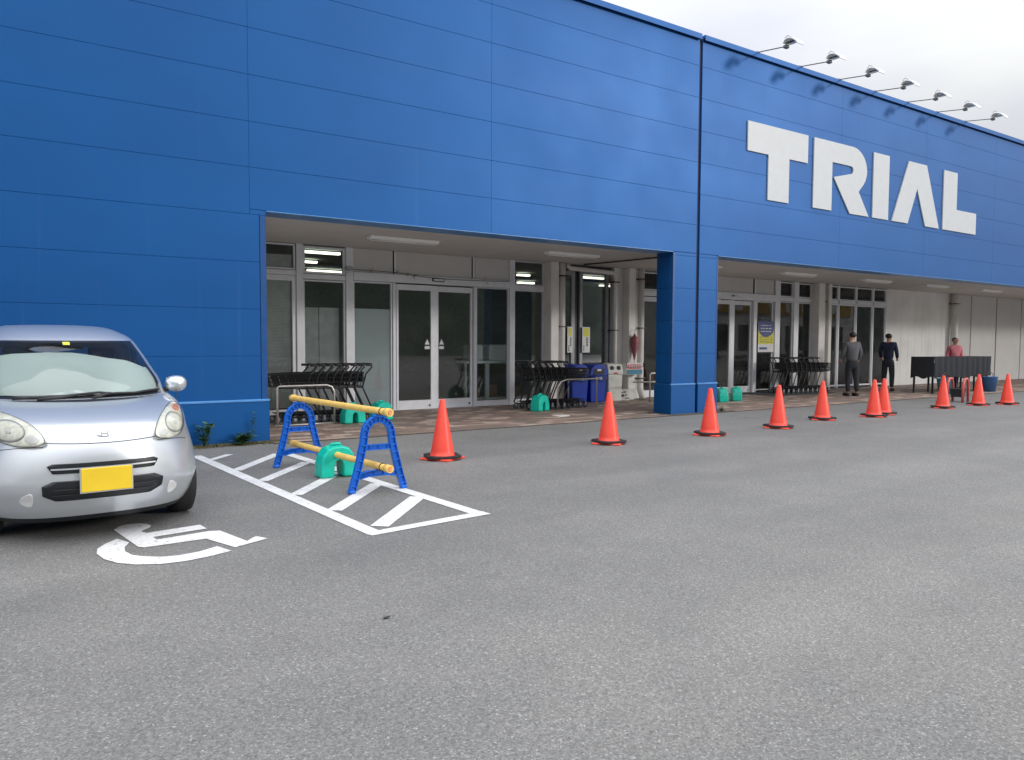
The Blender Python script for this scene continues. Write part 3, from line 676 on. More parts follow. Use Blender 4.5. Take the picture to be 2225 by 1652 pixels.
# ------------------------------------------------------------------ barricade
def ribbed(g, pts, w, d, holes=True):
    """flat beam following pts in the XZ plane, width w in plane, depth d along Y: web with raised rims"""
    pts = [Vector(p) for p in pts]; k = len(pts); L, Rr = [], []
    for i, p in enumerate(pts):
        t = (pts[min(i+1, k-1)]-pts[max(i-1, 0)]).normalized(); n = Vector((-t.y, t.x))
        L.append(p+n*w/2); Rr.append(p-n*w/2)
    def band(A, B, y0, y1):
        vs = []
        for a, b in zip(A, B): vs += [(a.x, y0, a.y), (b.x, y0, b.y), (b.x, y1, b.y), (a.x, y1, a.y)]
        fs = [(i*4+j, i*4+(j+1) % 4, (i+1)*4+(j+1) % 4, (i+1)*4+j) for i in range(k-1) for j in range(4)]+[(0, 1, 2, 3), ((k-1)*4, (k-1)*4+3, (k-1)*4+2, (k-1)*4+1)]
        g.add(vs, fs)
    mid = lambda A, B, f: [a.lerp(b, f) for a, b in zip(A, B)]
    band(L, mid(L, Rr, .16), -d/2, d/2); band(mid(L, Rr, .84), Rr, -d/2, d/2); band(mid(L, Rr, .16), mid(L, Rr, .84), -d*.12, d*.12)
    # cross ribs
    acc = 0
    for i in range(k-1):
        seg = (pts[i+1]-pts[i]).length; m = max(1, round(seg/.075))
        for q in range(m):
            f = (q+.5)/m; a = L[i].lerp(L[i+1], f); b = Rr[i].lerp(Rr[i+1], f); c = L[i].lerp(L[i+1], min(1, f+.012/seg)); e = Rr[i].lerp(Rr[i+1], min(1, f+.012/seg))
            g.add([(a.x, -d*.4, a.y), (b.x, -d*.4, b.y), (e.x, -d*.4, e.y), (c.x, -d*.4, c.y), (a.x, d*.4, a.y), (b.x, d*.4, b.y), (e.x, d*.4, e.y), (c.x, d*.4, c.y)],
                  [(0, 1, 2, 3), (4, 7, 6, 5), (0, 4, 5, 1), (1, 5, 6, 2), (2, 6, 7, 3), (3, 7, 4, 0)])
def build_barricade():
    t = empty('barricade_stand', (2.745, -3.86, 0), label='blue plastic arch stand nearer to the viewer, holding the yellow bars', cat='barricade stand', group='blue arch stands of the barricade')
    g = MB()
    arch = [(-.245, .03), (-.205, .16), (-.165, .32), (-.135, .45)]+[(.130*math.cos(R(a)), .50+.150*math.sin(R(a))) for a in range(170, 5, -18)]+[(.135, .45), (.165, .32), (.205, .16), (.245, .03)]
    ribbed(g, arch, .062, .05); obj('arch_frame', g, 'blue_plastic', t, bevel=.003)
    g = MB(); ribbed(g, [(-.125, .40), (.125, .40)], .05, .045); obj('crossbar', g, 'blue_plastic', t, bevel=.002)
    g = MB(); ribbed(g, [(-.175, .15), (-.09, .168), (.09, .168), (.175, .15)], .055, .045); obj('crossbar', g, 'blue_plastic', t, bevel=.002)
    for s in (-1, 1):
        g = MB().box(s*.248-.031, s*.248+.031, -.026, .035, 0, .034); obj('foot', g, 'blue_plastic', t, bevel=.01)
    g = MB().box(-.05, .05, -.035, .035, .665, .69); obj('bar_saddle', g, 'blue_plastic', t, bevel=.006)
    u = dup(t, (2.60, -2.13, 0)); u['label'] = 'blue plastic arch stand nearer to the store wall, holding the yellow bars'
    for z, nm, e in ((.722, 'upper yellow barricade bar resting on top of both blue arches', .0), (.228, 'lower yellow barricade bar lying between the blue arches under the teal weight', 0.)):
        b = empty('barricade_bar', (2.765, -4.08, z), label=nm, cat='barricade bar', group='yellow bars of the barricade')
        g = MB().tube([(0, 0, 0), (-.02, .24, .0), (-.170, 2.02, 0), (-.18, 2.12, .0)], .030, 18); obj('bar_tube', g, 'bar_yellow', b)
        g = MB().tube([(.0, -.0, 0), (-.008, .07, 0)], .036, 18); obj('end_collar', g, 'bar_yellow', b)
        g = MB().tube([(-.172, 2.05, 0), (-.182, 2.14, 0)], .036, 18); obj('end_collar', g, 'bar_yellow', b)
        obj('end_plug', MB().tube([(.001, -.005, 0), (-.001, .0, 0)], .021, 14), 'lamp_orange', b)
        obj('tie_wire', MB().tube([(-.012+.034*math.cos(a*PI/6), .14, .034*math.sin(a*PI/6)) for a in range(12)], .004, 5, closed=True), 'black_steel', b)
build_barricade()

def weight_mesh():
    """saddle-shaped water weight: inverted U with two tapering legs, local x across, y thickness"""
    g = MB(); prof = [(-.175, 0), (-.185, .02), (-.178, .14), (-.160, .22), (-.115, .285), (-.05, .310), (.05, .310), (.115, .285), (.160, .22), (.178, .14), (.185, .02), (.175, 0),
                      (.055, 0), (.045, .02), (.040, .12), (.032, .165), (0, .185), (-.032, .165), (-.040, .12), (-.045, .02), (-.055, 0)]
    secs = [(-.105, .88, .02), (-.095, .96, .006), (-.07, 1, 0), (.07, 1, 0), (.095, .96, .006), (.105, .88, .02)]
    n = len(prof); vs = []
    for y, k, lift in secs:
        for x, z in prof: 
            cx = .115*(1 if x > 0 else -1 if x < 0 else 0) if z < .15 else 0
            vs.append((cx+(x-cx)*k, y, .155+(z-.155)*k+(0 if z > .01 else 0)))
    fs = [(i*n+j, i*n+(j+1) % n, (i+1)*n+(j+1) % n, (i+1)*n+j) for i in range(len(secs)-1) for j in range(n)]
    fs += [tuple(range(n))[::-1], tuple((len(secs)-1)*n+j for j in range(n))]
    g.add(vs, fs, False); return g
def build_weights():
    t = empty('water_weight', (2.70, -2.93, 0), 0, label='teal saddle-shaped water weight straddling the lower yellow bar', cat='water weight', group='teal water weights')
    me = weight_mesh().mesh('weight_body', 'teal_plastic')
    bm = bmesh.new(); bm.from_mesh(me); bmesh.ops.triangulate(bm, faces=[f for f in bm.faces if len(f.verts) > 4]); zm = min(v.co.z for v in bm.verts)
    for v in bm.verts: v.co.z -= zm
    bm.to_mesh(me); bm.free()
    b = obj('weight_body', me, None, t, bevel=.012, seg=2)
    g = MB().tube([(-.05, 0, .288), (-.045, 0, .325), (.045, 0, .325), (.05, 0, .288)], .014, 8); obj('carry_handle', g, 'teal_plastic', t)
    g = MB().lathe([(.024, 0), (.024, .022), (.018, .026), (0.001, .026)], (-.085, 0, .282), 14); obj('filler_cap', g, 'teal_plastic', t)
    for x, y, a, l in ((4.66, 1.52, .05, 'teal water weight beside the left trolley rail, left one of the pair'), (5.24, 1.72, .3, 'teal water weight behind the barricade, right one of the pair by the trolley rail'),
                       (8.55, 1.74, .35, 'teal water weight in front of the right trolley row'), (13.42, 1.50, 1.1, 'teal water weight just right of the blue post, half hidden by a cone'), (13.98, 1.55, .9, 'teal water weight standing free before the second sliding doors')):
        dup(t, (x, y, .014), a, l)
build_weights()

# ------------------------------------------------------------------ trolleys
def build_cart():
    """nesting shopping trolley: handle over x=0, basket and front wheels towards +x"""
    t = empty('shopping_trolley', (0, 0, 0), label='x', cat='shopping trolley')
    W = .22
    g = MB()
    for s in (-1, 1):
        g.tube([(.0, s*W, .93), (-.02, s*W, .90), (.09, s*W, .78), (.15, s*W*.98, .56), (.02, s*W, .28), (-.04, s*W, .14), (.0, s*W, .10), (.62, s*W*.72, .12)], .014, 6)
        g.tube([(.15, s*W*.98, .56), (.62, s*W*.75, .585)], .012, 5)
    g.tube([(-.0, -W, .12), (-.0, W, .12)], .009, 5); g.tube([(.62, -W*.72, .12), (.62, W*.72, .12)], .009, 5)
    obj('trolley_frame', g, 'black_steel', t)
    g = MB().tube([(.09, -W, .935), (-.005, -W, .935), (-.03, -W*.8, .94), (-.03, W*.8, .94), (-.005, W, .935), (.09, W, .935)], .019, 8); obj('handle', g, 'black_plastic', t)
    # basket: wires
    def B(u, v, h):    # u along, v across -1..1, h 0..1
        x0 = .13+.0*h; x1 = .70+.06*h; x = x0+(x1-x0)*u; w = (W*(.93+.07*h))*(1-.22*u); z = .575+.03*u+(.235-.05*u)*h
        return (x, v*w, z)
    g = MB()
    for h in (0, .33, .66, 1): g.tube([B(0, -1, h), B(1, -1, h), B(1, 1, h), B(0, 1, h)], .011 if h in (0, 1) else .006, 4, closed=True, sm=False)
    for i in range(13):
        u = i/12
        for s in (-1, 1): g.tube([B(u, s, 1), B(u, s, 0)], .006, 4, cap=False, sm=False)
        g.tube([B(u, -1, 0), B(u, 1, 0)], .0055, 4, cap=False, sm=False)
    for i in range(1, 9):
        v = -1+i*2/9; g.tube([B(1, v, 1), B(1, v, 0), B(0, v, 0), B(0, v, 1)], .0055, 4, cap=False, sm=False)
    obj('basket', g, 'black_plastic', t)
    g = MB(); g.add([B(.0, -.8, .96), B(.0, .8, .96), B(.0, .8, .3), B(.0, -.8, .3)], [(0, 1, 2, 3)]); g.add([(x-.006, y, z) for x, y, z in [B(.0, -.8, .96), B(.0, .8, .96), B(.0, .8, .3), B(.0, -.8, .3)]], [(3, 2, 1, 0)])
    obj('seat_flap', g, 'black_plastic', t)
    g = MB()
    for v in (-.9, -.6, -.3, 0, .3, .6, .9): g.tube([(.02, v*W, .15), (.6, v*W*.72, .17)], .007, 4, sm=False)
    obj('lower_rack', g, 'black_steel', t)
    for x, s in ((0, -1), (0, 1), (.6, -1), (.6, 1)):
        w = W if x == 0 else W*.72
        g = MB(); g.tube([(0, -.012, .055), (0, .012, .055)], .052, 14); g.cur = 1; g.box(-.02, .02, -.018, -.014, .05, .13); g.box(-.02, .02, .014, .018, .05, .13); g.box(-.02, .02, -.018, .018, .115, .125)
        obj('caster', g, ['mat_grey', 'aluminium_dark'], t, (x, s*w, 0))
    return t
def build_carts():
    c = build_cart(); first = [True]
    def place(x, y, rz, label, group, z=.013):
        o = c if first[0] else dup(c, (0, 0, 0)); first[0] = False
        o.location = (x, y, z); o.rotation_euler = (0, 0, rz); o['label'] = label; o['group'] = group
    ordw = ['rearmost, handle free at the right end', 'second from the handle end', 'third from the handle end', 'fourth from the handle end', 'fifth from the handle end', 'sixth from the handle end', 'seventh from handle end', 'nose by the blue corner']
    for i in range(8): place(5.10-i*.135, 2.02+.01*(i % 2), PI+.015*(i % 3-1), 'black trolley in the row left of the doors, '+ordw[i], 'nested trolleys left of the doors')
    ordr = ['handle end nearest the doors', 'second from the doors', 'third from the doors', 'fourth from the doors', 'fifth from the doors', 'sixth from the doors', 'last, nose pointing at the bins']
    for i in range(7): place(8.42+i*.135, 2.16-.012*i, -.02*(i % 3-1), 'black trolley in the nested row left of the bins, '+ordr[i], 'nested trolleys by the bins')
    ordf = ['first at the poster end', 'second from the poster', 'third from the poster', 'fourth from the poster', 'fifth from the poster', 'sixth from the poster', 'seventh from the poster', 'eighth, at the far end']
    for i in range(8): place(16.85+i*.19, 2.62-.01*i, .0, 'black trolley in the far nested row right of the poster, '+ordf[i], 'nested trolleys by the second entrance')
    # two trolleys parked side by side at the end of the left row, basket lying over them
build_carts()

def build_rails():
    def rail(pts, foot, label):
        t = empty('guard_rail', (0, 0, 0), label=label, cat='rail', group='stainless rails around the trolleys')
        obj('rail_tube', MB().tube(pts, .017, 10), 'stainless', t)
        if foot: obj('floor_bar', MB().tube(foot, .017, 8), 'stainless', t)
    rail([(3.46, 1.56, .03), (3.46, 1.56, .62), (3.49, 1.56, .64), (4.26, 1.60, .64), (4.34, 1.60, .61), (4.38, 1.60, .53), (4.38, 1.60, .03)], [(3.42, 1.56, .03), (4.42, 1.60, .03)], 'stainless rail in front of the left trolley row')
    rail([(2.98, 2.50, .03), (2.98, 2.50, .66), (3.02, 2.50, .69), (4.4, 2.52, .69), (4.45, 2.52, .64), (4.45, 2.52, .03)], None, 'stainless rail behind the left trolley row, ending at the blue corner')
    rail([(9.02, 1.80, .012), (9.02, 1.80, .45), (9.10, 1.80, .56), (9.25, 1.80, .60), (9.98, 1.80, .60), (10.01, 1.80, .57), (10.01, 1.80, .012)], None, 'stainless rail in front of the blue bins and right trolley row')
    rail([(9.3, 2.66, .012), (9.3, 2.66, .55), (9.35, 2.66, .60), (9.92, 2.66, .60), (9.95, 2.66, .56), (9.95, 2.66, .012)], None, 'stainless rail between the right trolley row and the blue bins')
    rail([(12.08, 2.40, .012), (12.08, 2.40, .62), (12.12, 2.40, .65), (13.1, 2.40, .65), (13.15, 2.40, .62), (13.15, 2.40, .012)], [(11.6, 2.42, .46), (13.1, 2.42, .44)], 'stainless rail half hidden behind the blue post')
build_rails()

# ------------------------------------------------------------------ bins and small things by the column
def rbox(w, d, h, taper=1.0): 
    g = MB(); a = w/2; b = d/2
    g.add([(-a*taper, -b*taper, 0), (a*taper, -b*taper, 0), (a*taper, b*taper, 0), (-a*taper, b*taper, 0), (-a, -b, h), (a, -b, h), (a, b, h), (-a, b, h)], [(3, 2, 1, 0), (4, 5, 6, 7), (0, 1, 5, 4), (1, 2, 6, 5), (2, 3, 7, 6), (3, 0, 4, 7)])
    return g
def build_bins():
    def blue(x, label):
        t = empty('rubbish_bin', (x, 3.02, .013), -.1, label=label, cat='bin', group='blue bins by the alcove')
        obj('bin_body', rbox(.44, .42, .60, .86), 'bin_blue', t, bevel=.02, seg=2)
        # domed flap lid
        prof = [(-.235, .58), (-.235, .66), (-.20, .76), (-.12, .83), (0, .855), (.12, .83), (.20, .76), (.235, .66), (.235, .58)]
        g = MB().prism(prof, -.225, .225, lambda u, v, d: (u, d, v)); obj('bin_lid', g, 'bin_blue', t, bevel=.02, seg=2)
        obj('flap', box(-.14, .14, -.232, -.2265, .62, .74), 'ink_black', t)
        obj('bin_label', box(-.05, .05, -.2335, -.2325, .695, .735), 'label_white', t)
        obj('bin_label', box(-.09, .09, -.214, -.2125, .50, .555), 'label_white', t)
        for k in range(3):
            pass
        g = MB(); rnd = random.Random(int(x*10)); n = 26; vs = []
        for z0, k in ((.62, 1.04), (.575, 1.09), (.53, 1.06), (.47, 1.0)):
            for j in range(n):
                a = 2*PI*j/n; r = .235*k*(1+.22*(abs(math.sin(2*a))**1.5))*rnd.uniform(.97, 1.03); vs.append((r*math.cos(a), r*math.sin(a), z0+rnd.uniform(-.012, .012)))
        g.add(vs, [(i*n+j, i*n+(j+1) % n, (i+1)*n+(j+1) % n, (i+1)*n+j) for i in range(3) for j in range(n)])
        obj('bin_liner', g, 'lamp_glass', t)
        return t
    blue(10.42, 'blue domed rubbish bin with a clear liner, next to the white drain pipe')
    blue(10.94, 'blue domed rubbish bin with a clear liner, next to the grey bin')
    t = empty('recycling_bin', (11.45, 2.98, .013), -.25, label='off-white recycling bin with two black round openings', cat='bin')
    obj('bin_body', rbox(.36, .36, .60, .88), 'bin_grey', t, bevel=.02, seg=2)
    g = MB().prism([(-.19, .60), (-.19, .66), (-.14, .84), (.12, .86), (.19, .80), (.19, .60)], -.19, .19, lambda u, v, d: (d, u, v)); h = obj('bin_hood', g, 'bin_grey', t, bevel=.02, seg=2)
    for s in (-1, 1):
        m = Matrix.Translation((s*.085, -.171, .755)) @ Matrix.Rotation(R(90-15.5), 4, 'X')
        g = MB(); n = 18; g.add([m @ Vector((.05*math.cos(2*PI*j/n), .05*math.sin(2*PI*j/n), .004)) for j in range(n)]+[m @ Vector((.05*math.cos(2*PI*j/n), .05*math.sin(2*PI*j/n), -.004)) for j in range(n)], [tuple(range(n)), tuple(range(n, 2*n))[::-1]]+[(j, (j+1) % n, n+(j+1) % n, n+j) for j in range(n)])
        obj('bottle_hole', g, 'ink_black', h)
    obj('bin_label', box(-.05, .05, -.197, -.1945, .62, .655), 'poster_red', t)
    obj('bin_label', box(-.07, .06, -.182, -.179, .49, .54), 'label_white', t)
    t = empty('sand_box', (11.75, 2.93, .013), -.3, label='small white box with black marks on the paving beside the grey bin', cat='box')
    obj('box_body', rbox(.24, .22, .26, .95), 'bin_grey', t, bevel=.012)
    g = MB(); 
    for x, z, w, h in ((-.08, .19, .05, .02), (-.01, .20, .06, .025), (.06, .06, .1, .02), (-.06, .12, .06, .05), (.02, .13, .05, .02)): g.box(x-w/2, x+w/2, -.113, -.111, z-h/2, z+h/2)
    obj('box_marks', g, 'ink_black', t)
    # umbrella
    t = empty('folded_umbrella', (12.13, 2.98, .92), label='folded pinkish umbrella hanging by the white column', cat='umbrella')
    g = MB(); n = 16; vs = []
    for r, z in ((.006, 0), (.035, .14), (.062, .30), (.085, .44), (.075, .52), (.03, .58), (.012, .62)):
        for j in range(n): rr = r*(1+.28*(j % 2)); vs.append((rr*math.cos(2*PI*j/n), rr*math.sin(2*PI*j/n), z))
    g.add(vs, [(i*n+j, i*n+(j+1) % n, (i+1)*n+(j+1) % n, (i+1)*n+j) for i in range(6) for j in range(n)], True); obj('umbrella_canopy', g, 'umbrella_pink', t)
    obj('umbrella_shaft', MB().tube([(0, 0, -.04), (0, 0, .70), (.02, 0, .74), (.05, 0, .745), (.07, 0, .72)], .007, 6), 'stainless', t)
    t = empty('umbrella_bag_holder', (12.03, 2.93, .60), label='red white and teal printed holder below the folded umbrella', cat='holder')
    obj('holder_tray', box(-.24, .24, -.07, .07, 0, .27), 'label_white', t, bevel=.006)
    obj('holder_print', box(-.22, .20, -.0735, -.0705, .13, .24), 'poster_red', t); obj('holder_print', box(-.235, .235, -.0735, -.0705, .01, .12), 'poster_teal', t)
    g = MB().tube([(-.26, -.08, .27), (-.26, -.08, .18), (.26, -.08, .18), (.26, -.08, .27)], .008, 6); obj('wire_frame', g, 'black_steel', t)
    g = MB()
    for k in range(7): g.box(-.18+k*.055, -.15+k*.055, -.0745, -.0737, .155+.01*(k % 2), .215)
    obj('print_marks', g, 'label_white', t)
    # vertical notices in the alcove
    def notice(x, w, label, tilt=0):
        t = empty('notice', (x, 3.27, 1.11), label=label, cat='notice', group='vertical notices on the alcove glass')
        obj('notice_sheet', box(-w/2, w/2, -.004, .004, 0, .575), 'label_white', t)
        obj('notice_heading', box(-w/2+.03, w/2-.03, -.0062, -.0045, .36, .55), 'sign_yellow', t)
        g = MB(); rnd = random.Random(int(x*7))
        for k in range(6):
            z = .33-k*.035; g.box(.0, .05*w/.2, -.0062, -.0045, z-.012, z+.010); 
        for k in range(4):
            z = .15-k*.035; g.box(-w/2+.025, -w/2+.06, -.0062, -.0045, z-.010, z+.010)
        obj('notice_marks', g, 'ink_black', t)
    notice(10.46, .15, 'narrow yellow and white vertical notice on the left alcove glass'); notice(10.92, .22, 'wider yellow and white vertical notice on the right alcove glass')
    # poster on the second doors
    t = empty('poster', (17.21, 3.27, 1.10), label='navy yellow and white poster on the glass right of the second doors', cat='poster')
    obj('poster_sheet', box(-.33, .33, -.003, .003, 0, .84), 'label_white', t)
    obj('yellow_field', box(-.325, .325, -.0052, -.0035, .22, .80), 'sign_yellow', t)
    n = 30; g = MB(); pts = [(-.33, .84)]+[(.33*math.cos(R(180+180*i/n)), .66+.25*math.sin(R(180+180*i/n))) for i in range(n+1)]+[(.33, .84)]
    g.prism(pts, -.0072, -.0055, lambda u, v, d: (u, d, v)); obj('navy_circle', g, 'poster_navy', t)
    obj('logo_strip', box(-.27, .05, -.0052, -.0035, .07, .13), 'poster_navy', t)
    g = MB(); rnd = random.Random(5)
    for k in range(3):
        for q in range(8):
            x = -.26+q*.068; z = .26+k*.065; g.box(x, x+rnd.uniform(.02, .05), -.0062, -.0054, z, z+rnd.uniform(.02, .04))
    obj('poster_marks', g, 'cardboard', t)
    g = MB()
    for k in range(3):
        for q in range(7):
            x = -.22+q*.065; z = .55+k*.08; g.box(x, x+rnd.uniform(.02, .05), -.0082, -.0074, z, z+.022)
    obj('poster_marks', g, 'pale_board', t)
    # string with wilted greenery along the door header
    t = empty('garland', (0, 0, 0), label='thin drooping string with wilted green sprigs along the door header', cat='garland')
    pts = [(5.2, 3.22, 2.66), (5.7, 3.22, 2.655), (6.2, 3.22, 2.65), (6.7, 3.22, 2.60), (7.3, 3.22, 2.575), (8.0, 3.22, 2.58), (8.8, 3.22, 2.60)]
    obj('string', MB().tube(pts, .006, 5), 'black_steel', t)
    rnd = random.Random(9); g = MB()
    for cx, cz, r, k in ((5.27, 2.66, .07, 26), (5.70, 2.66, .045, 12), (6.2, 2.65, .05, 16), (6.46, 2.63, .03, 8), (6.6, 2.61, .05, 10), (8.2, 2.585, .07, 8)):
        for _ in range(k):
            p = Vector((cx+rnd.gauss(0, r*.6), 3.21+rnd.gauss(0, .015), cz+rnd.gauss(0, r*.5))); a = Vector((rnd.uniform(-1, 1), rnd.uniform(-1, 1), rnd.uniform(-1, 1))).normalized()*.022; b = a.orthogonal().normalized()*.01
            g.add([p-a, p+b, p+a, p-b], [(0, 1, 2, 3)])
    o = obj('sprigs', g, 'leaf_green', t); o['kind'] = 'stuff'
build_bins()

# ------------------------------------------------------------------ weeds
def build_weeds():
    def weed(name, x, y, stems, label, seed, leaf=.03, spread=.10, hgt=.3, n=14):
        rnd = random.Random(seed); t = empty(name, (x, y, 0), label=label, cat='weed', group='weeds along the wall foot')
        gs = MB(); gl = MB()
        for s in range(stems):
            a = rnd.uniform(0, 2*PI); h = hgt*rnd.uniform(.55, 1); dx = math.cos(a)*spread*rnd.uniform(.2, 1); dy = -abs(math.sin(a))*spread*.7
            pts = [(dx*f, dy*f, h*(f**.8)) for f in (0, .33, .66, 1)]; gs.tube(pts, [.004, .0035, .003, .002], 4)
            for k in range(n):
                f = rnd.uniform(.15, 1); p = Vector((dx*f, dy*f, h*f**.8)); b = rnd.uniform(0, 2*PI); L = leaf*rnd.uniform(.6, 1.3)
                d = Vector((math.cos(b), math.sin(b), rnd.uniform(-.2, .7))).normalized(); w = d.cross(Vector((0, 0, 1))).normalized()*L*.28
                if p.y+d.y*L > .0: d.y = -abs(d.y)
                gl.add([p, p+d*L*.5+w, p+d*L, p+d*L*.5-w+Vector((0, 0, .002))], [(0, 1, 2, 3)])
        obj('stem', gs, 'leaf_green', t); o = obj('foliage', gl, 'leaf_green', t); o['kind'] = 'stuff'
    weed('weed_plant', 2.05, -.10, 9, 'leafy green weed at the wall foot nearest the car mirror', 1, .075, .16, .36)
    weed('weed_plant', 2.50, -.09, 10, 'low star-shaped weed at the wall foot left of the tall stalk', 2, .10, .15, .16)
    weed('weed_stalk', 2.655, -.07, 2, 'tall thin weed stalk near the blue wall corner', 3, .045, .04, .52, 26)
    weed('weed_plant', 11.55, -.12, 5, 'small yellowish weed at the foot of the blue post', 4, .045, .07, .10)
    rnd = random.Random(8); g = MB()
    for k in range(1500):
        x = rnd.uniform(.2, 3.1); y = -.03-abs(rnd.gauss(0, .07))*(1.2 if x < 2.9 else .5); r = rnd.uniform(.008, .022); z = .0+max(0, .03+y*.1)
        a = rnd.uniform(0, 6.28); p = Vector((x, y, 0)); q = Vector((math.cos(a)*r, math.sin(a)*r, rnd.uniform(.004, .02)+z)); w = Vector((-math.sin(a), math.cos(a), 0))*r*.35
        g.add([p-w, p+w, p+q], [(0, 1, 2)])
    n = 60
    vs = []
    for i in range(n+1):
        x = .1+i*3.05/n; d = .14+.05*math.sin(i*.7)+rnd.uniform(-.02, .02); d = d*(1 if x < 2.85 else .5)
        vs += [(x, -.02, .025), (x, -.02-d*.5, .014), (x, -.02-d, .002)]
    g.add(vs, [(i*3+j, (i+1)*3+j, (i+1)*3+j+1, i*3+j+1) for i in range(n) for j in range(2)], True)
    o = obj('moss_strip', g, 'moss', kind='stuff', label='strip of dry moss and grit along the foot of the blue wall', cat='moss')
build_weeds()

# ------------------------------------------------------------------ the silver car
CT = [(.135, .62, -4.32, .7, 2.8, -1.22), (.20, .665, -4.375, .75, 2.8, -1.18), (.28, .70, -4.43, .8, 2.7, -1.15), (.40, .722, -4.50, .85, 2.6, -1.14), (.50, .722, -4.50, .9, 2.5, -1.14),
(.60, .718, -4.49, 1.0, 2.4, -1.15), (.70, .712, -4.45, 1.05, 2.3, -1.16), (.76, .71, -4.38, 1.0, 2.3, -1.17), (.82, .71, -4.22, .92, 2.3, -1.18), (.86, .71, -4.03, .85, 2.3, -1.19),
(.89, .712, -3.82, .9, 2.3, -1.2), (.905, .714, -3.70, .95, 2.3, -1.2), (1.0, .713, -3.535, .95, 2.4, -1.22), (1.12, .674, -3.325, .9, 2.4, -1.26), (1.23, .633, -3.13, .8, 2.4, -1.33),
(1.335, .58, -2.95, .75, 2.5, -1.42), (1.36, .565, -2.89, .75, 2.5, -1.45), (1.40, .524, -2.74, .75, 2.5, -1.5), (1.44, .458, -2.5, .6, 2.5, -1.6), (1.465, .36, -2.25, .4, 2.5, -1.75), (1.473, .22, -2.1, .3, 2.5, -1.9)]
def clev(z):
    if z <= CT[0][0]: return CT[0][1:]
    for a, b in zip(CT, CT[1:]):
        if z <= b[0]:
            i = CT.index(a); f = (z-a[0])/(b[0]-a[0]); out = []
            p0 = CT[max(i-1, 0)]; p3 = CT[min(i+2, len(CT)-1)]
            for k in range(1, 6):
                # monotone-ish cubic (finite difference tangents, clamped)
                h = b[0]-a[0]; sl = (b[k]-a[k])/h
                s0 = (a[k]-p0[k])/(a[0]-p0[0]) if i > 0 else sl
                s1 = (p3[k]-b[k])/(p3[0]-b[0]) if i < len(CT)-2 else sl
                m0 = 0 if s0*sl <= 0 else 2*s0*sl/(s0+sl); m1 = 0 if s1*sl <= 0 else 2*s1*sl/(s1+sl)
                out.append((2*f**3-3*f*f+1)*a[k]+(f**3-2*f*f+f)*h*m0+(-2*f**3+3*f*f)*b[k]+(f**3-f*f)*h*m1)
            return out
    return CT[-1][1:]
def csurf(dx, z):
    W, F, D, n, Rr = clev(z); a = min(abs(dx)/W, .999); return F+D*(1-(1-a**n)**(1/n))
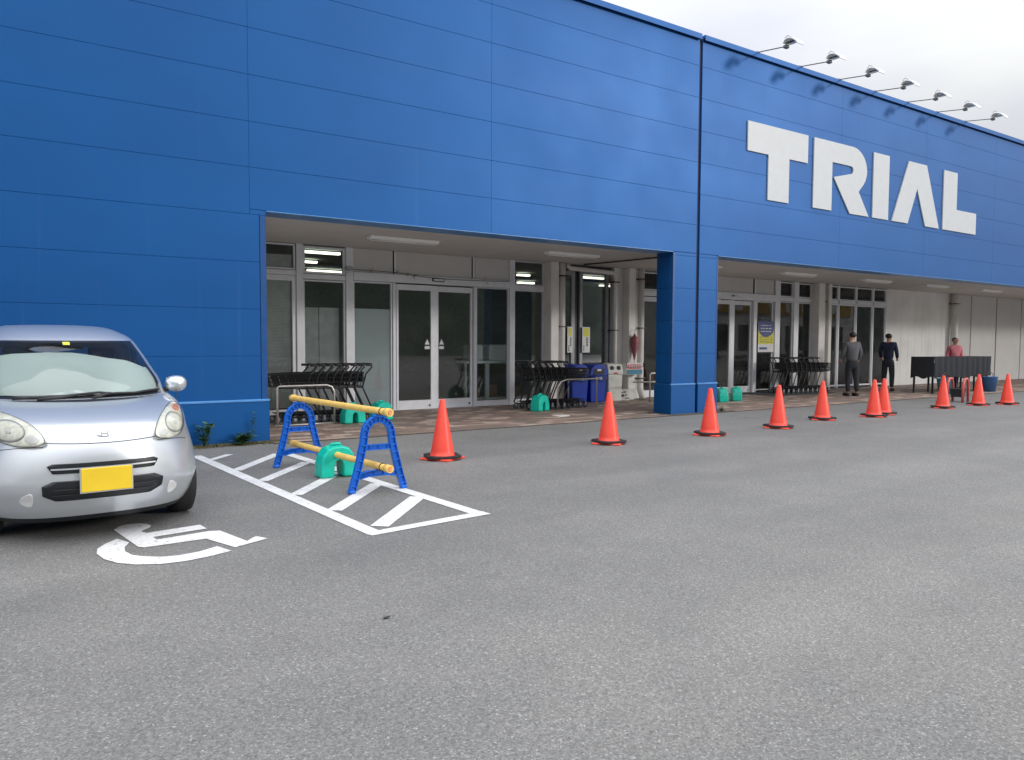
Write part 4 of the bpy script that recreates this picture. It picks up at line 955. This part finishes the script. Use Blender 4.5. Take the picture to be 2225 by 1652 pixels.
def build_car():
    car = empty('parked_car', (.54-math.sin(R(3.6))*.72, -4.5+math.cos(R(3.6))*.72, 0), R(3.6), label='silver small hatchback parked nose-out beside the blue wall', cat='car')
    OY = -3.78
    zs = [.135, .17, .20, .24, .28, .33, .38, .43, .48, .53, .58, .63, .67, .70, .73, .755, .775, .795, .81, .825, .84, .852, .864, .875, .884, .892, .900, .908, .922, .94, .97, 1.0, 1.04, 1.08, 1.12, 1.16, 1.20, 1.235, 1.265, 1.295, 1.318, 1.333, 1.345, 1.36, 1.38, 1.40, 1.42, 1.44, 1.455, 1.465, 1.471, 1.473]
    # half ring parameters: kind, value
    tf = [i/18*(PI/2) for i in range(19)]
    GE = 13   # front index where the windscreen edge sits
    def ratio(t, n): return math.sin(t)**(2/n)
    # re-space so the screen edge falls at ratio .80/.835
    def ring(z):
        W, F, D, n, Rr = clev(z); pts = []
        rat = [0, .07, .14, .21, .28, .36, .44, .52, .60, .67, .73, .79, .835, .865, .90, .93, .955, .98, .995, 1.0]
        for a in rat:
            pts.append((a*W, F+D*(1-(max(0, 1-a**n))**(1/n))))
        y0 = F+D; y1 = Rr-.30*min(1, W/.5)
        if y1 < y0+.05: y1 = y0+.05
        for k in range(1, 13): pts.append((W, y0+(y1-y0)*k/12))
        Dr = Rr-y1
        for k in range(1, 9):
            t = k/8*PI/2; pts.append((W*math.cos(t)**(2/3.2), y1+Dr*math.sin(t)**(2/3.2)))
        return pts
    half = [ring(z) for z in zs]; nh = len(half[0])
    vs = []; 
    for z, h in zip(zs, half):
        full = [(x, y) for x, y in h]+[(-x, y) for x, y in h[-2:0:-1]]
        vs += [(x, y-OY, z) for x, y in full]
    n = 2*nh-2
    glass = MB(); seal = MB(); side = MB(); body_f = []; win_f = []; seal_f = []; side_f = []; low_f = []
    for i in range(len(zs)-1):
        z0, z1 = zs[i], zs[i+1]
        for j in range(n):
            jj = j if j < nh-1 else n-1-j      # mirrored index 0..nh-2
            f = (i*n+j, i*n+(j+1) % n, (i+1)*n+(j+1) % n, (i+1)*n+j)
            if z0 >= .908 and z1 <= 1.333 and jj < 13:
                if jj >= 12 or z0 >= 1.318 or z1 <= .922: seal_f.append(f)
                else: win_f.append(f)
            elif z0 >= .94 and z1 <= 1.295 and (15 <= jj < 23 or 24 <= jj < 30): side_f.append(f)
            elif z0 >= .94 and z1 <= 1.265 and jj >= 33: side_f.append(f)
            elif z1 <= .172: low_f.append(f)
            else: body_f.append(f)
    def sub(name, faces, mat, sm=True):
        used = sorted({i for f in faces for i in f}); mp = {k: q for q, k in enumerate(used)}
        g = MB(); g.add([vs[k] for k in used], [tuple(mp[k] for k in f) for f in faces], sm); return g.mesh(name, mat)
    top = tuple((len(zs)-1)*n+j for j in range(n)); bot = tuple(range(n))[::-1]
    g = MB(); g.add(vs, body_f+[top], True); me = g.mesh('car_body', 'silver_paint')
    b = obj('car_body', me, None, car)
    # wheel openings
    cut = MB()
    for yy in (0, 2.30):
        cut.tube([(-1, yy, .30), (1, yy, .30)], .315, 40, sm=False)
    co = obj('cutter', cut, 'black_seal', car)
    md = b.modifiers.new('arch', 'BOOLEAN'); md.operation = 'DIFFERENCE'; md.object = co; md.solver = 'FAST'
    dg = bpy.context.evaluated_depsgraph_get(); dg.update()
    newm = bpy.data.meshes.new_from_object(b.evaluated_get(dg)); b.modifiers.clear()
    bm = bmesh.new(); bm.from_mesh(newm)
    # drop any wheel-cutter faces left (inside the body) and keep the skin
    dead = [f for f in bm.faces if all(abs(math.hypot(v.co.y-(0 if v.co.y < 1.1 else 2.30), v.co.z-.30)-.315) < .004 for v in f.verts) and abs(f.normal.x) < .3 and f.calc_center_median().z < .64]
    bmesh.ops.delete(bm, geom=dead, context='FACES'); bm.to_mesh(newm); bm.free()
    b.data = newm; b.data.name = 'car_body'; bpy.data.objects.remove(co)
    obj('windscreen', sub('windscreen', win_f, 'car_glass'), None, car)
    obj('windscreen_seal', sub('windscreen_seal', seal_f, 'black_seal'), None, car)
    obj('side_glass', sub('side_glass', side_f, 'privacy_glass'), None, car)
    obj('lower_valance', sub('lower_valance', low_f, 'grille_black'), None, car)
    g = MB().box(-.62, .62, -.42, 2.45, .18, .60); obj('underbody', box(-.50, .50, -.40, 2.5, .19, .62), 'black_seal', car)
    # arch liners
    for s in (-1, 1):
        for yy in (0, 2.30):
            g = MB(); m = 18; v2 = []
            for k in range(m+1):
                a = PI*k/m; v2 += [(s*.45, yy+.312*math.cos(a), .30+.312*math.sin(a)), (s*.655, yy+.312*math.cos(a), .30+.312*math.sin(a))]
            g.add(v2, [(2*k, 2*k+1, 2*k+3, 2*k+2) for k in range(m)], True); obj('arch_liner', g, 'black_seal', car)
            w = empty('wheel', (s*.615, yy, .268)); w.parent = car
            g = MB(); prof = [(-.075, .19), (-.08, .235), (-.068, .262), (-.03, .268), (.03, .268), (.068, .262), (.08, .235), (.075, .19)]; q = 32
            g.add([(x, r*math.cos(2*PI*j/q), r*math.sin(2*PI*j/q)) for x, r in prof for j in range(q)], [(i*q+j, i*q+(j+1) % q, (i+1)*q+(j+1) % q, (i+1)*q+j) for i in range(len(prof)-1) for j in range(q)], True)
            obj('tyre', g, 'dark_rubber', w)
            g = MB(); prof = [(-.07, .19), (.05*s, .185), (.062*s, .17), (.05*s, .08), (.06*s, .0)]
            g.add([(x, r*math.cos(2*PI*j/q), r*math.sin(2*PI*j/q)) for x, r in prof for j in range(q)], [(i*q+j, i*q+(j+1) % q, (i+1)*q+(j+1) % q, (i+1)*q+j) for i in range(len(prof)-1) for j in range(q)], True)
            obj('wheel_cover', g, 'aluminium', w)
    # things mapped on the front skin
    def sp(dx, z, off): return (dx, csurf(dx, z)-OY-off, z)
    def patch(name, poly, mat, off=.003, dome=.0, parent=car, rings=9, edge=.0):
        m = len(poly); cx = sum(p[0] for p in poly)/m; cz = sum(p[1] for p in poly)/m; g = MB(); v2 = []
        for i in range(rings+1):
            f = 1-i/rings
            for (u, v) in poly:
                x = cx+(u-cx)*f; z = cz+(v-cz)*f; v2.append(sp(x, z, off+dome*math.sqrt(max(0, 1-f*f))))
        fs = [(i*m+j, i*m+(j+1) % m, (i+1)*m+(j+1) % m, (i+1)*m+j) for i in range(rings) for j in range(m)]
        # closing rim back into the body
        o = len(v2); v2 += [sp(u, v, -.012) for u, v in poly]; fs += [(j, o+j, o+(j+1) % m, (j+1) % m) for j in range(m)]
        g.add(v2, fs, True); return obj(name, g, mat, parent)
    def dens(poly, k=4):
        o = []
        for i, (a, b) in enumerate(zip(poly, poly[1:]+poly[:1])):
            for q in range(k): o.append((a[0]+(b[0]-a[0])*q/k, a[1]+(b[1]-a[1])*q/k))
        return o
    def smoothp(poly, it=2):
        for _ in range(it):
            o = []
            for a, b in zip(poly, poly[1:]+poly[:1]): o += [(a[0]*.75+b[0]*.25, a[1]*.75+b[1]*.25), (a[0]*.25+b[0]*.75, a[1]*.25+b[1]*.75)]
            poly = o
        return poly
    def seam(pts, w=.004, mat='black_seal', name='body_seam', off=.0012):
        g = MB(); v2 = []; k = len(pts)
        for i, (u, v) in enumerate(pts):
            a = pts[max(i-1, 0)]; b = pts[min(i+1, k-1)]; t = Vector((b[0]-a[0], b[1]-a[1])).normalized(); nn = Vector((-t.y, t.x))*w/2
            v2 += [sp(u+nn.x, v+nn.y, off), sp(u-nn.x, v-nn.y, off)]
        g.add(v2, [(2*i, 2*i+1, 2*i+3, 2*i+2) for i in range(k-1)]); return obj(name, g, mat, car)
    lamp = [(.594, .862), (.509, .843), (.417, .802), (.356, .753), (.329, .690), (.340, .664), (.401, .650), (.48, .651), (.563, .674), (.603, .735), (.620, .79), (.650, .825), (.640, .852)]
    for s in (-1, 1):
        pl = smoothp([(s*u, v) for u, v in lamp], 2)
        rim = [((u-s*.49)*1.03+s*.49, (v-.755)*1.035+.755) for u, v in pl]
        h = patch('headlight', rim, 'black_seal', .002)
        patch('reflector_bowl', pl, 'reflector', .004, .0, h)
        rd = [(s*.512+.080*math.cos(2*PI*k/20), .742+.060*math.sin(2*PI*k/20)) for k in range(20)]
        patch('main_reflector', rd, 'reflector', .007, .012, h)
        patch('reflector_ring', [(s*.512+.088*math.cos(2*PI*k/24), .742+.068*math.sin(2*PI*k/24)) for k in range(24)], 'aluminium_dark', .0055, .004, h)
        patch('bulb_lens', [(s*.512+.016*math.cos(2*PI*k/14), .742+.014*math.sin(2*PI*k/14)) for k in range(14)], 'label_white', .020, .012, h)
        ii = [(s*.395+.038*math.cos(2*PI*k/14), .695+.030*math.sin(2*PI*k/14)) for k in range(14)]
        patch('inner_reflector', ii, 'label_white', .007, .006, h)
        patch('turn_signal', smoothp([(s*.560, .846), (s*.632, .848), (s*.628, .822), (s*.590, .803), (s*.548, .815)], 2), 'lamp_orange', .008, .006, h)
        patch('lamp_lens', pl, 'lamp_glass', .034, .010, h, 6)
        # fog recess
        patch('fog_recess', smoothp([(s*.405, .365), (s*.47, .33), (s*.475, .285), (s*.43, .255), (s*.40, .262)], 2), 'label_white', .002, .0)
    # grille slot, lower intake, plate, emblem
    patch('grille_slot', smoothp(dens([(-.33, .527), (-.30, .541), (.30, .541), (.33, .527), (.30, .478), (-.30, .478)], 6), 1), 'grille_black', .006, 0)
    seam([(-.31+.62*i/20, .508) for i in range(21)], .010, 'silver_paint', 'grille_bar', .013)
    patch('lower_intake', smoothp(dens([(-.36, .40), (-.30, .43), (.30, .43), (.36, .40), (.355, .335), (.28, .292), (-.28, .292), (-.355, .335)], 6), 1), 'grille_black', .006, 0)
    for z in (.335, .375): seam([(-.30+.60*i/20, z) for i in range(21)], .006, 'mat_grey', 'intake_bar', .011)
    yf = csurf(0, .44)-OY
    pl = obj('number_plate', box(-.150, .150, yf-.034, yf-.026, .352, .508), 'plate_yellow', car, bevel=.004)
    obj('plate_rim', box(-.156, .156, yf-.027, yf-.012, .346, .514), 'silver_paint', pl)
    # emblem: plain chrome ring with an upright H-like mark
    e = patch('emblem', smoothp([(-.05, .742), (.06, .742), (.052, .70), (-.042, .70)], 2), 'chrome', .004, .002)
    patch('emblem_field', smoothp([(-.043, .738), (.053, .738), (.046, .704), (-.036, .704)], 2), 'silver_paint', .008, .0, e)
    for x in (-.014, .024): seam([(x, .708+.026*i/4) for i in range(5)], .007, 'aluminium_dark', 'emblem_bar', .012)
    seam([(-.014+.038*i/4, .721) for i in range(5)], .005, 'aluminium_dark', 'emblem_bar', .012)
    # seams: bonnet front edge, bonnet sides, bumper crease
    seam([(-.325+.65*i/30, .672-.010*math.sin(PI*i/30)) for i in range(31)], .005)
    for s in (-1, 1):
        seam([(s*(.600+.002*i), .868+.030*i/10) for i in range(11)], .005)
        seam([(s*(.34+.035*i), .648-.002*i*i*.3) for i in range(8)], .004)
        seam([(s*x, z) for x, z in ((.40, .405), (.46, .408), (.52, .412), (.58, .415), (.64, .415), (.68, .414))], .004, 'silver_paint', 'bumper_crease', .004)
    # cowl, wipers
    patch('cowl', dens([(-.58, .915), (.58, .915), (.60, .902), (.3, .894), (0, .890), (-.3, .894), (-.60, .902)], 5), 'grille_black', .003, 0)
    def wiper(pts, r=.008):
        g = MB().tube([sp(u, v, .028) for u, v in pts], r, 6); return obj('wiper', g, 'black_plastic', car)
    wiper([(-.44, .912), (-.2, .922), (-.03, .936), (.1, .945), (.22, .930)], .010)
    wiper([(.08, .925), (.22, .935), (.36, .930), (.48, .938), (.58, .938)], .010)
    wiper([(.05, .91), (.12, .925), (.18, .934)], .013); wiper([(-.30, .905), (-.2, .915), (-.05, .93)], .012)
    # mirrors
    for s in (-1, 1):
        m = empty('side_mirror', (s*.790, -3.04-OY, .965)); m.parent = car
        g = MB(); q = 18; v2 = []; prof = [(0, .0), (.25, .55), (.5, .8), (.75, .95), (1, 1)]
        for a, r in ((-1, .05), (-.9, .5), (-.6, .82), (-.2, .98), (.2, 1), (.45, .96), (.5, .9)):
            for j in range(q):
                t = 2*PI*j/q; cx = math.cos(t); cz = math.sin(t)
                v2.append((.088*r*math.copysign(abs(cx)**.85, cx), a*.075, .070*r*math.copysign(abs(cz)**.85, cz)))
        g.add(v2, [(i*q+j, i*q+(j+1) % q, (i+1)*q+(j+1) % q, (i+1)*q+j) for i in range(6) for j in range(q)]+[tuple(range(q))[::-1], tuple(6*q+j for j in range(q))], True)
        obj('mirror_shell', g, 'silver_paint', m)
        obj('mirror_foot', MB().tube([(-s*.03, .0, -.03), (-s*.10, .02, -.055)], .022, 8), 'black_plastic', m)
        obj('mirror_glass', box(-.07, .07, .038, .042, -.05, .05), 'chrome', m)
    # door seams and handles on the sides
    for s in (-1, 1):
        g = MB()
        for yy in (.42, 1.32):
            pts = [(s*(clev(z)[0]+.0015), yy, z) for z in (.25, .4, .55, .7, .85, .93)]; g.tube(pts, .003, 4)
        obj('door_seam', g, 'black_seal', car)
        for yy in (1.1, 1.95): obj('door_handle', box(s*.70 if s > 0 else -.725, .725 if s > 0 else -.70, yy, yy+.16, .78, .81), 'silver_paint', car, bevel=.008)
    # interior: dash, added pale panel imitating sky reflected in the glass, seats, mirror, papers
    def inner(dx, z, d): return (dx, csurf(dx, z)-OY+d, z)
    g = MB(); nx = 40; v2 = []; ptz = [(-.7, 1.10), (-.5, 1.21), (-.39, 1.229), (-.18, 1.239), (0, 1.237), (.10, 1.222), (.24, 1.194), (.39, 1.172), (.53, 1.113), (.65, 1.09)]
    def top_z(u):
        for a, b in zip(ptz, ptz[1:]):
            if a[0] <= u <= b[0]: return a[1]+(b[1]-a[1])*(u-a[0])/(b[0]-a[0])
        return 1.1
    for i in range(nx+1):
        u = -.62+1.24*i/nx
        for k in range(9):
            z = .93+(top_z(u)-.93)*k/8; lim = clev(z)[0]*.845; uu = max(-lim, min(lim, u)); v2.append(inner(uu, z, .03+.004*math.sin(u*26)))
    g.add(v2, [(i*9+k, (i+1)*9+k, (i+1)*9+k+1, i*9+k+1) for i in range(nx) for k in range(8)], True); obj('sky_reflection_panel', g, 'sky_reflection_panel', car)
    obj('dashboard', box(-.56, .56, -3.30-OY, -2.95-OY, .78, .90), 'black_plastic', car, bevel=.03)
    obj('cabin_floor', box(-.6, .6, -3.2-OY, -1.5-OY, .45, .5), 'seat_grey', car)
    for s in (-1, 1):
        obj('front_seat', box(s*.32-.2, s*.32+.2, -2.50-OY, -2.32-OY, .5, 1.12), 'seat_grey', car, bevel=.05, seg=2)
        obj('headrest', box(s*.32-.11, s*.32+.11, -2.48-OY, -2.38-OY, 1.14, 1.28), 'seat_grey', car, bevel=.03, seg=2)
    obj('rear_view_mirror', box(-.12, .12, -2.84-OY, -2.81-OY, 1.26, 1.31), 'black_plastic', car, bevel=.01)
    0 and obj('sun_visor', box(-.47, -.20, -2.78-OY, -2.765-OY, 1.245, 1.315), 'seat_grey', car, bevel=.006)
    o = patch('inspection_sticker', [(-.052, 1.322), (-.002, 1.322), (-.002, 1.298), (-.052, 1.298)], 'sign_yellow', .0016, 0)
    g = MB(); g.add([inner(-.245, .935, .018), inner(-.03, .965, .02), inner(.03, .940, .018), inner(-.1, .932, .014)], [(0, 1, 2, 3)]); obj('dash_paper', g, 'label_white', car)
build_car()

# ------------------------------------------------------------------ people (blurred in the photograph, far right)
def skin_mesh(name, verts, edges, radii, mat, parent, sub=2, root=0):
    me = bpy.data.meshes.new(name); me.from_pydata([Vector(v) for v in verts], edges, []); me.materials.append(M[mat])
    o = bpy.data.objects.new(name, me); COL.objects.link(o); o.parent = parent
    sk = o.modifiers.new('skin', 'SKIN'); sk.use_smooth_shade = True
    for i, r in enumerate(radii):
        v = me.skin_vertices[0].data[i]; v.radius = (r, r) if not isinstance(r, tuple) else r; v.use_root = (i == root)
    s = o.modifiers.new('sub', 'SUBSURF'); s.levels = sub-1; s.render_levels = sub-1
    return o
def person(loc, rz, h, top, legs, label, lean=0, armf=.5):
    t = empty('person', loc, rz, label=label, cat='person', group='people at the far end of the porch'); k = h/1.68
    def V(x, y, z): return (x*k, (y-lean*max(0, z-.9)*.7)*k, z*k)      # faces -y
    body = [V(0, 0, .95), V(0, 0, 1.12), V(0, 0, 1.32), V(0, -.01, 1.42), V(0, -.02, 1.50), V(0, -.03, 1.58), V(0, -.02, 1.64),
            V(.17, 0, 1.37), V(.22, .0, 1.12), V(.22, -.16*armf*2, .95), V(.21, -.2*armf*2, .89),
            V(-.17, 0, 1.37), V(-.22, .02, 1.12), V(-.22, -.12*armf*2, .94), V(-.21, -.16*armf*2, .88),
            V(.075, 0, .80), V(.10, -.02, .50), V(.10, .02, .12), V(.10, -.10, .04), V(-.075, 0, .80), V(-.11, .0, .50), V(-.12, .06, .12), V(-.12, -.05, .04)]
    ed = [(0, 1), (1, 2), (2, 3), (3, 4), (4, 5), (5, 6), (2, 7), (7, 8), (8, 9), (9, 10), (2, 11), (11, 12), (12, 13), (13, 14), (0, 15), (15, 16), (16, 17), (17, 18), (0, 19), (19, 20), (20, 21), (21, 22)]
    rad = [.05, .07, .08, .06, .06, .105, .09, .06, .042, .033, .035, .06, .042, .033, .035, .055, .05, .036, .035, .055, .05, .036, .035]
    skin_mesh('body', body, ed, [r*k for r in rad], 'skin', t)
    # clothes: shirt and trousers just outside the body
    sv = [V(0, 0, .84), V(0, 0, 1.12), V(0, 0, 1.33), V(0, -.01, 1.42), V(.17, 0, 1.37), V(.225, .0, 1.12), V(.22, -.14*armf*2, .97), V(-.17, 0, 1.37), V(-.225, .02, 1.12), V(-.22, -.10*armf*2, .96)]
    skin_mesh('jacket', sv, [(0, 1), (1, 2), (2, 3), (2, 4), (4, 5), (5, 6), (2, 7), (7, 8), (8, 9)], [r*k for r in (.165, .15, .145, .075, .075, .058, .05, .075, .058, .05)], top, t)
    tv = [V(0, 0, 1.0), V(.08, 0, .78), V(.10, -.02, .50), V(.10, .02, .10), V(-.08, 0, .78), V(-.11, 0, .50), V(-.12, .06, .10), V(0, 0, .90)]
    skin_mesh('trousers', tv, [(0, 7), (7, 1), (1, 2), (2, 3), (7, 4), (4, 5), (5, 6)], [r*k for r in (.135, .105, .08, .062, .105, .08, .062, .15)], legs, t)
    hv = [V(0, .035, 1.53), V(0, .035, 1.60), V(0, .0, 1.67)]
    skin_mesh('hair', hv, [(0, 1), (1, 2)], [.085*k, .108*k, .085*k], 'hair_black', t)
    for x, y in ((.10, -.04), (-.12, .0)): obj('shoe', box((x-.045)*k, (x+.045)*k, (y-.16)*k, (y+.10)*k, 0, .085), 'cloth_dark', t, bevel=.025, seg=2)
    # face
    fy = V(0, -.03, 1.58)[1]
    obj('nose', MB().lathe([(.014, -.02), (.010, 0), (.004, .02)], (0, fy-.088*k, 1.58*k), 8), 'skin', t)
    g = MB(); g.box(-.045*k, -.020*k, fy-.087*k, fy-.075*k, 1.60*k, 1.612*k); g.box(.020*k, .045*k, fy-.087*k, fy-.075*k, 1.60*k, 1.612*k); obj('eyes', g, 'ink_black', t)
person((17.75, 1.05, .013), 2.6, 1.62, 'cloth_grey', 'cloth_dark', 'person in a grey top and dark trousers standing by the far trolleys', .05)
person((20.6, 1.75, .013), 1.9, 1.62, 'cloth_navy', 'cloth_dark', 'person in navy clothes standing before the far windows')
person((22.9, 1.1, .013), -.6, 1.52, 'cloth_pink', 'cloth_denim', 'person in a pink top and blue jeans behind the dark display rack', .12)

def build_far_goods():
    t = empty('display_rack', (22.1, .75, .013), label='low display rack under a dark cloth standing before the white wall', cat='rack')
    for x in (-1.5, -.75, 0, .75, 1.5): obj('rack_leg', box(x-.02, x+.02, -.27, -.23, 0, .92), 'black_steel', t); obj('rack_leg', box(x-.02, x+.02, .23, .27, 0, .92), 'black_steel', t)
    obj('rack_top', box(-1.55, 1.55, -.3, .3, .92, .98), 'black_plastic', t, bevel=.01); obj('rack_shelf', box(-1.53, 1.53, -.28, .28, .45, .49), 'black_plastic', t)
    g = MB(); nn = 60; vs = []
    for k in range(nn+1):
        x = -1.56+3.12*k/nn; vs += [(x, -.315-.012*math.sin(k*1.7), .985), (x, -.32-.03*math.sin(k*1.1)-.01*math.sin(k*2.9), .40+.03*math.sin(k*.35))]
    g.add(vs, [(2*k, 2*k+1, 2*k+3, 2*k+2) for k in range(nn)], True)
    e = []
    for k in range(13):
        y = -.315+.63*k/12; e += [(-1.565, y, .985), (-1.57-.02*abs(math.sin(k*1.3)), y, .42+.03*math.sin(k*.9))]
    g.add(e, [(2*k, 2*k+1, 2*k+3, 2*k+2) for k in range(12)], True); obj('table_cover', g, 'cloth_dark', t)
    rnd = random.Random(4)
    for i, x in enumerate((-1.3, -.5, .35)):
        o = obj('goods_box', box(22.1+x, 22.1+x+.55, .55, .95, .51, .82), ['cloth_dark', 'cardboard', 'black_plastic'][i], bevel=.01)
        tag(o, ['black box at the left of the rack shelf', 'brown box in the middle of the rack shelf', 'black box at the right of the rack shelf'][i]+' by the white wall', 'box', 'boxes on the display rack')
    for i, (x, y, m, l) in enumerate(((20.75, .25, 'poster_teal', 'blue-green bucket at the left end of the dark display rack'), (23.0, .15, 'cloth_denim', 'blue bucket before the right half of the dark display rack'))):
        t = empty('bucket', (x, y, .013 if y > -.2 else 0), label=l, cat='bucket', group='buckets before the display rack')
        obj('bucket_body', MB().lathe([(.001, 0), (.15, 0), (.20, .40), (.21, .41), (.205, .42), (.19, .41), (.145, .02), (.001, .02)], n=24), m, t)
        obj('bucket_handle', MB().tube([(-.2, 0, .40), (-.17, 0, .50), (0, 0, .56), (.17, 0, .50), (.2, 0, .40)], .008, 6), 'black_steel', t)
    t = empty('basket_stand', (18.35, -1.25, 0), .2, label='red arched basket stand between the last two orange cones', cat='stand')
    g = MB()
    for s in (-1, 1): g.tube([(-.22, s*.16, 0), (-.20, s*.16, .42), (-.10, s*.16, .54), (.10, s*.16, .54), (.20, s*.16, .42), (.22, s*.16, 0)], .03, 8)
    obj('stand_arch', g, 'poster_red', t)
    obj('stand_basket', rbox(.30, .26, .20, .85), 'black_plastic', t, (0, 0, .12), bevel=.01)
build_far_goods()

def build_litter():
    rnd = random.Random(21)
    for x, y, l in ((1.50, -6.80, 'small dark scrap lying on the open asphalt in the foreground'), (11.0, -1.2, 'dry brown leaf on the asphalt in front of the blue post')):
        g = MB(); a = rnd.uniform(0, 6); sc = 1 if x > 5 else .45; p = [Vector((sc*.035*math.cos(a+k*1.05)*(1+.6*(k % 2)), sc*.02*math.sin(a+k*1.05), .003+.003*(k % 3))) for k in range(6)]
        g.add([q for q in p]+[q-Vector((0, 0, .003)) for q in p], [tuple(range(6)), tuple(range(6, 12))[::-1]]+[(k, (k+1) % 6, 6+(k+1) % 6, 6+k) for k in range(6)])
        o = obj('dry_leaf' if x > 5 else 'scrap', g, 'cardboard' if x > 5 else 'ink_black', loc=(x, y, .003)); tag(o, l, 'leaf' if x > 5 else 'litter')
    o = obj('drain_cover', box(-.13, .13, -.10, .10, .0, .012), 'white_steel', loc=(8.28, .72, .012), rz=.1, bevel=.003); tag(o, 'pale flat cover plate on the paving in front of the right trolley row', 'cover plate')
build_litter()
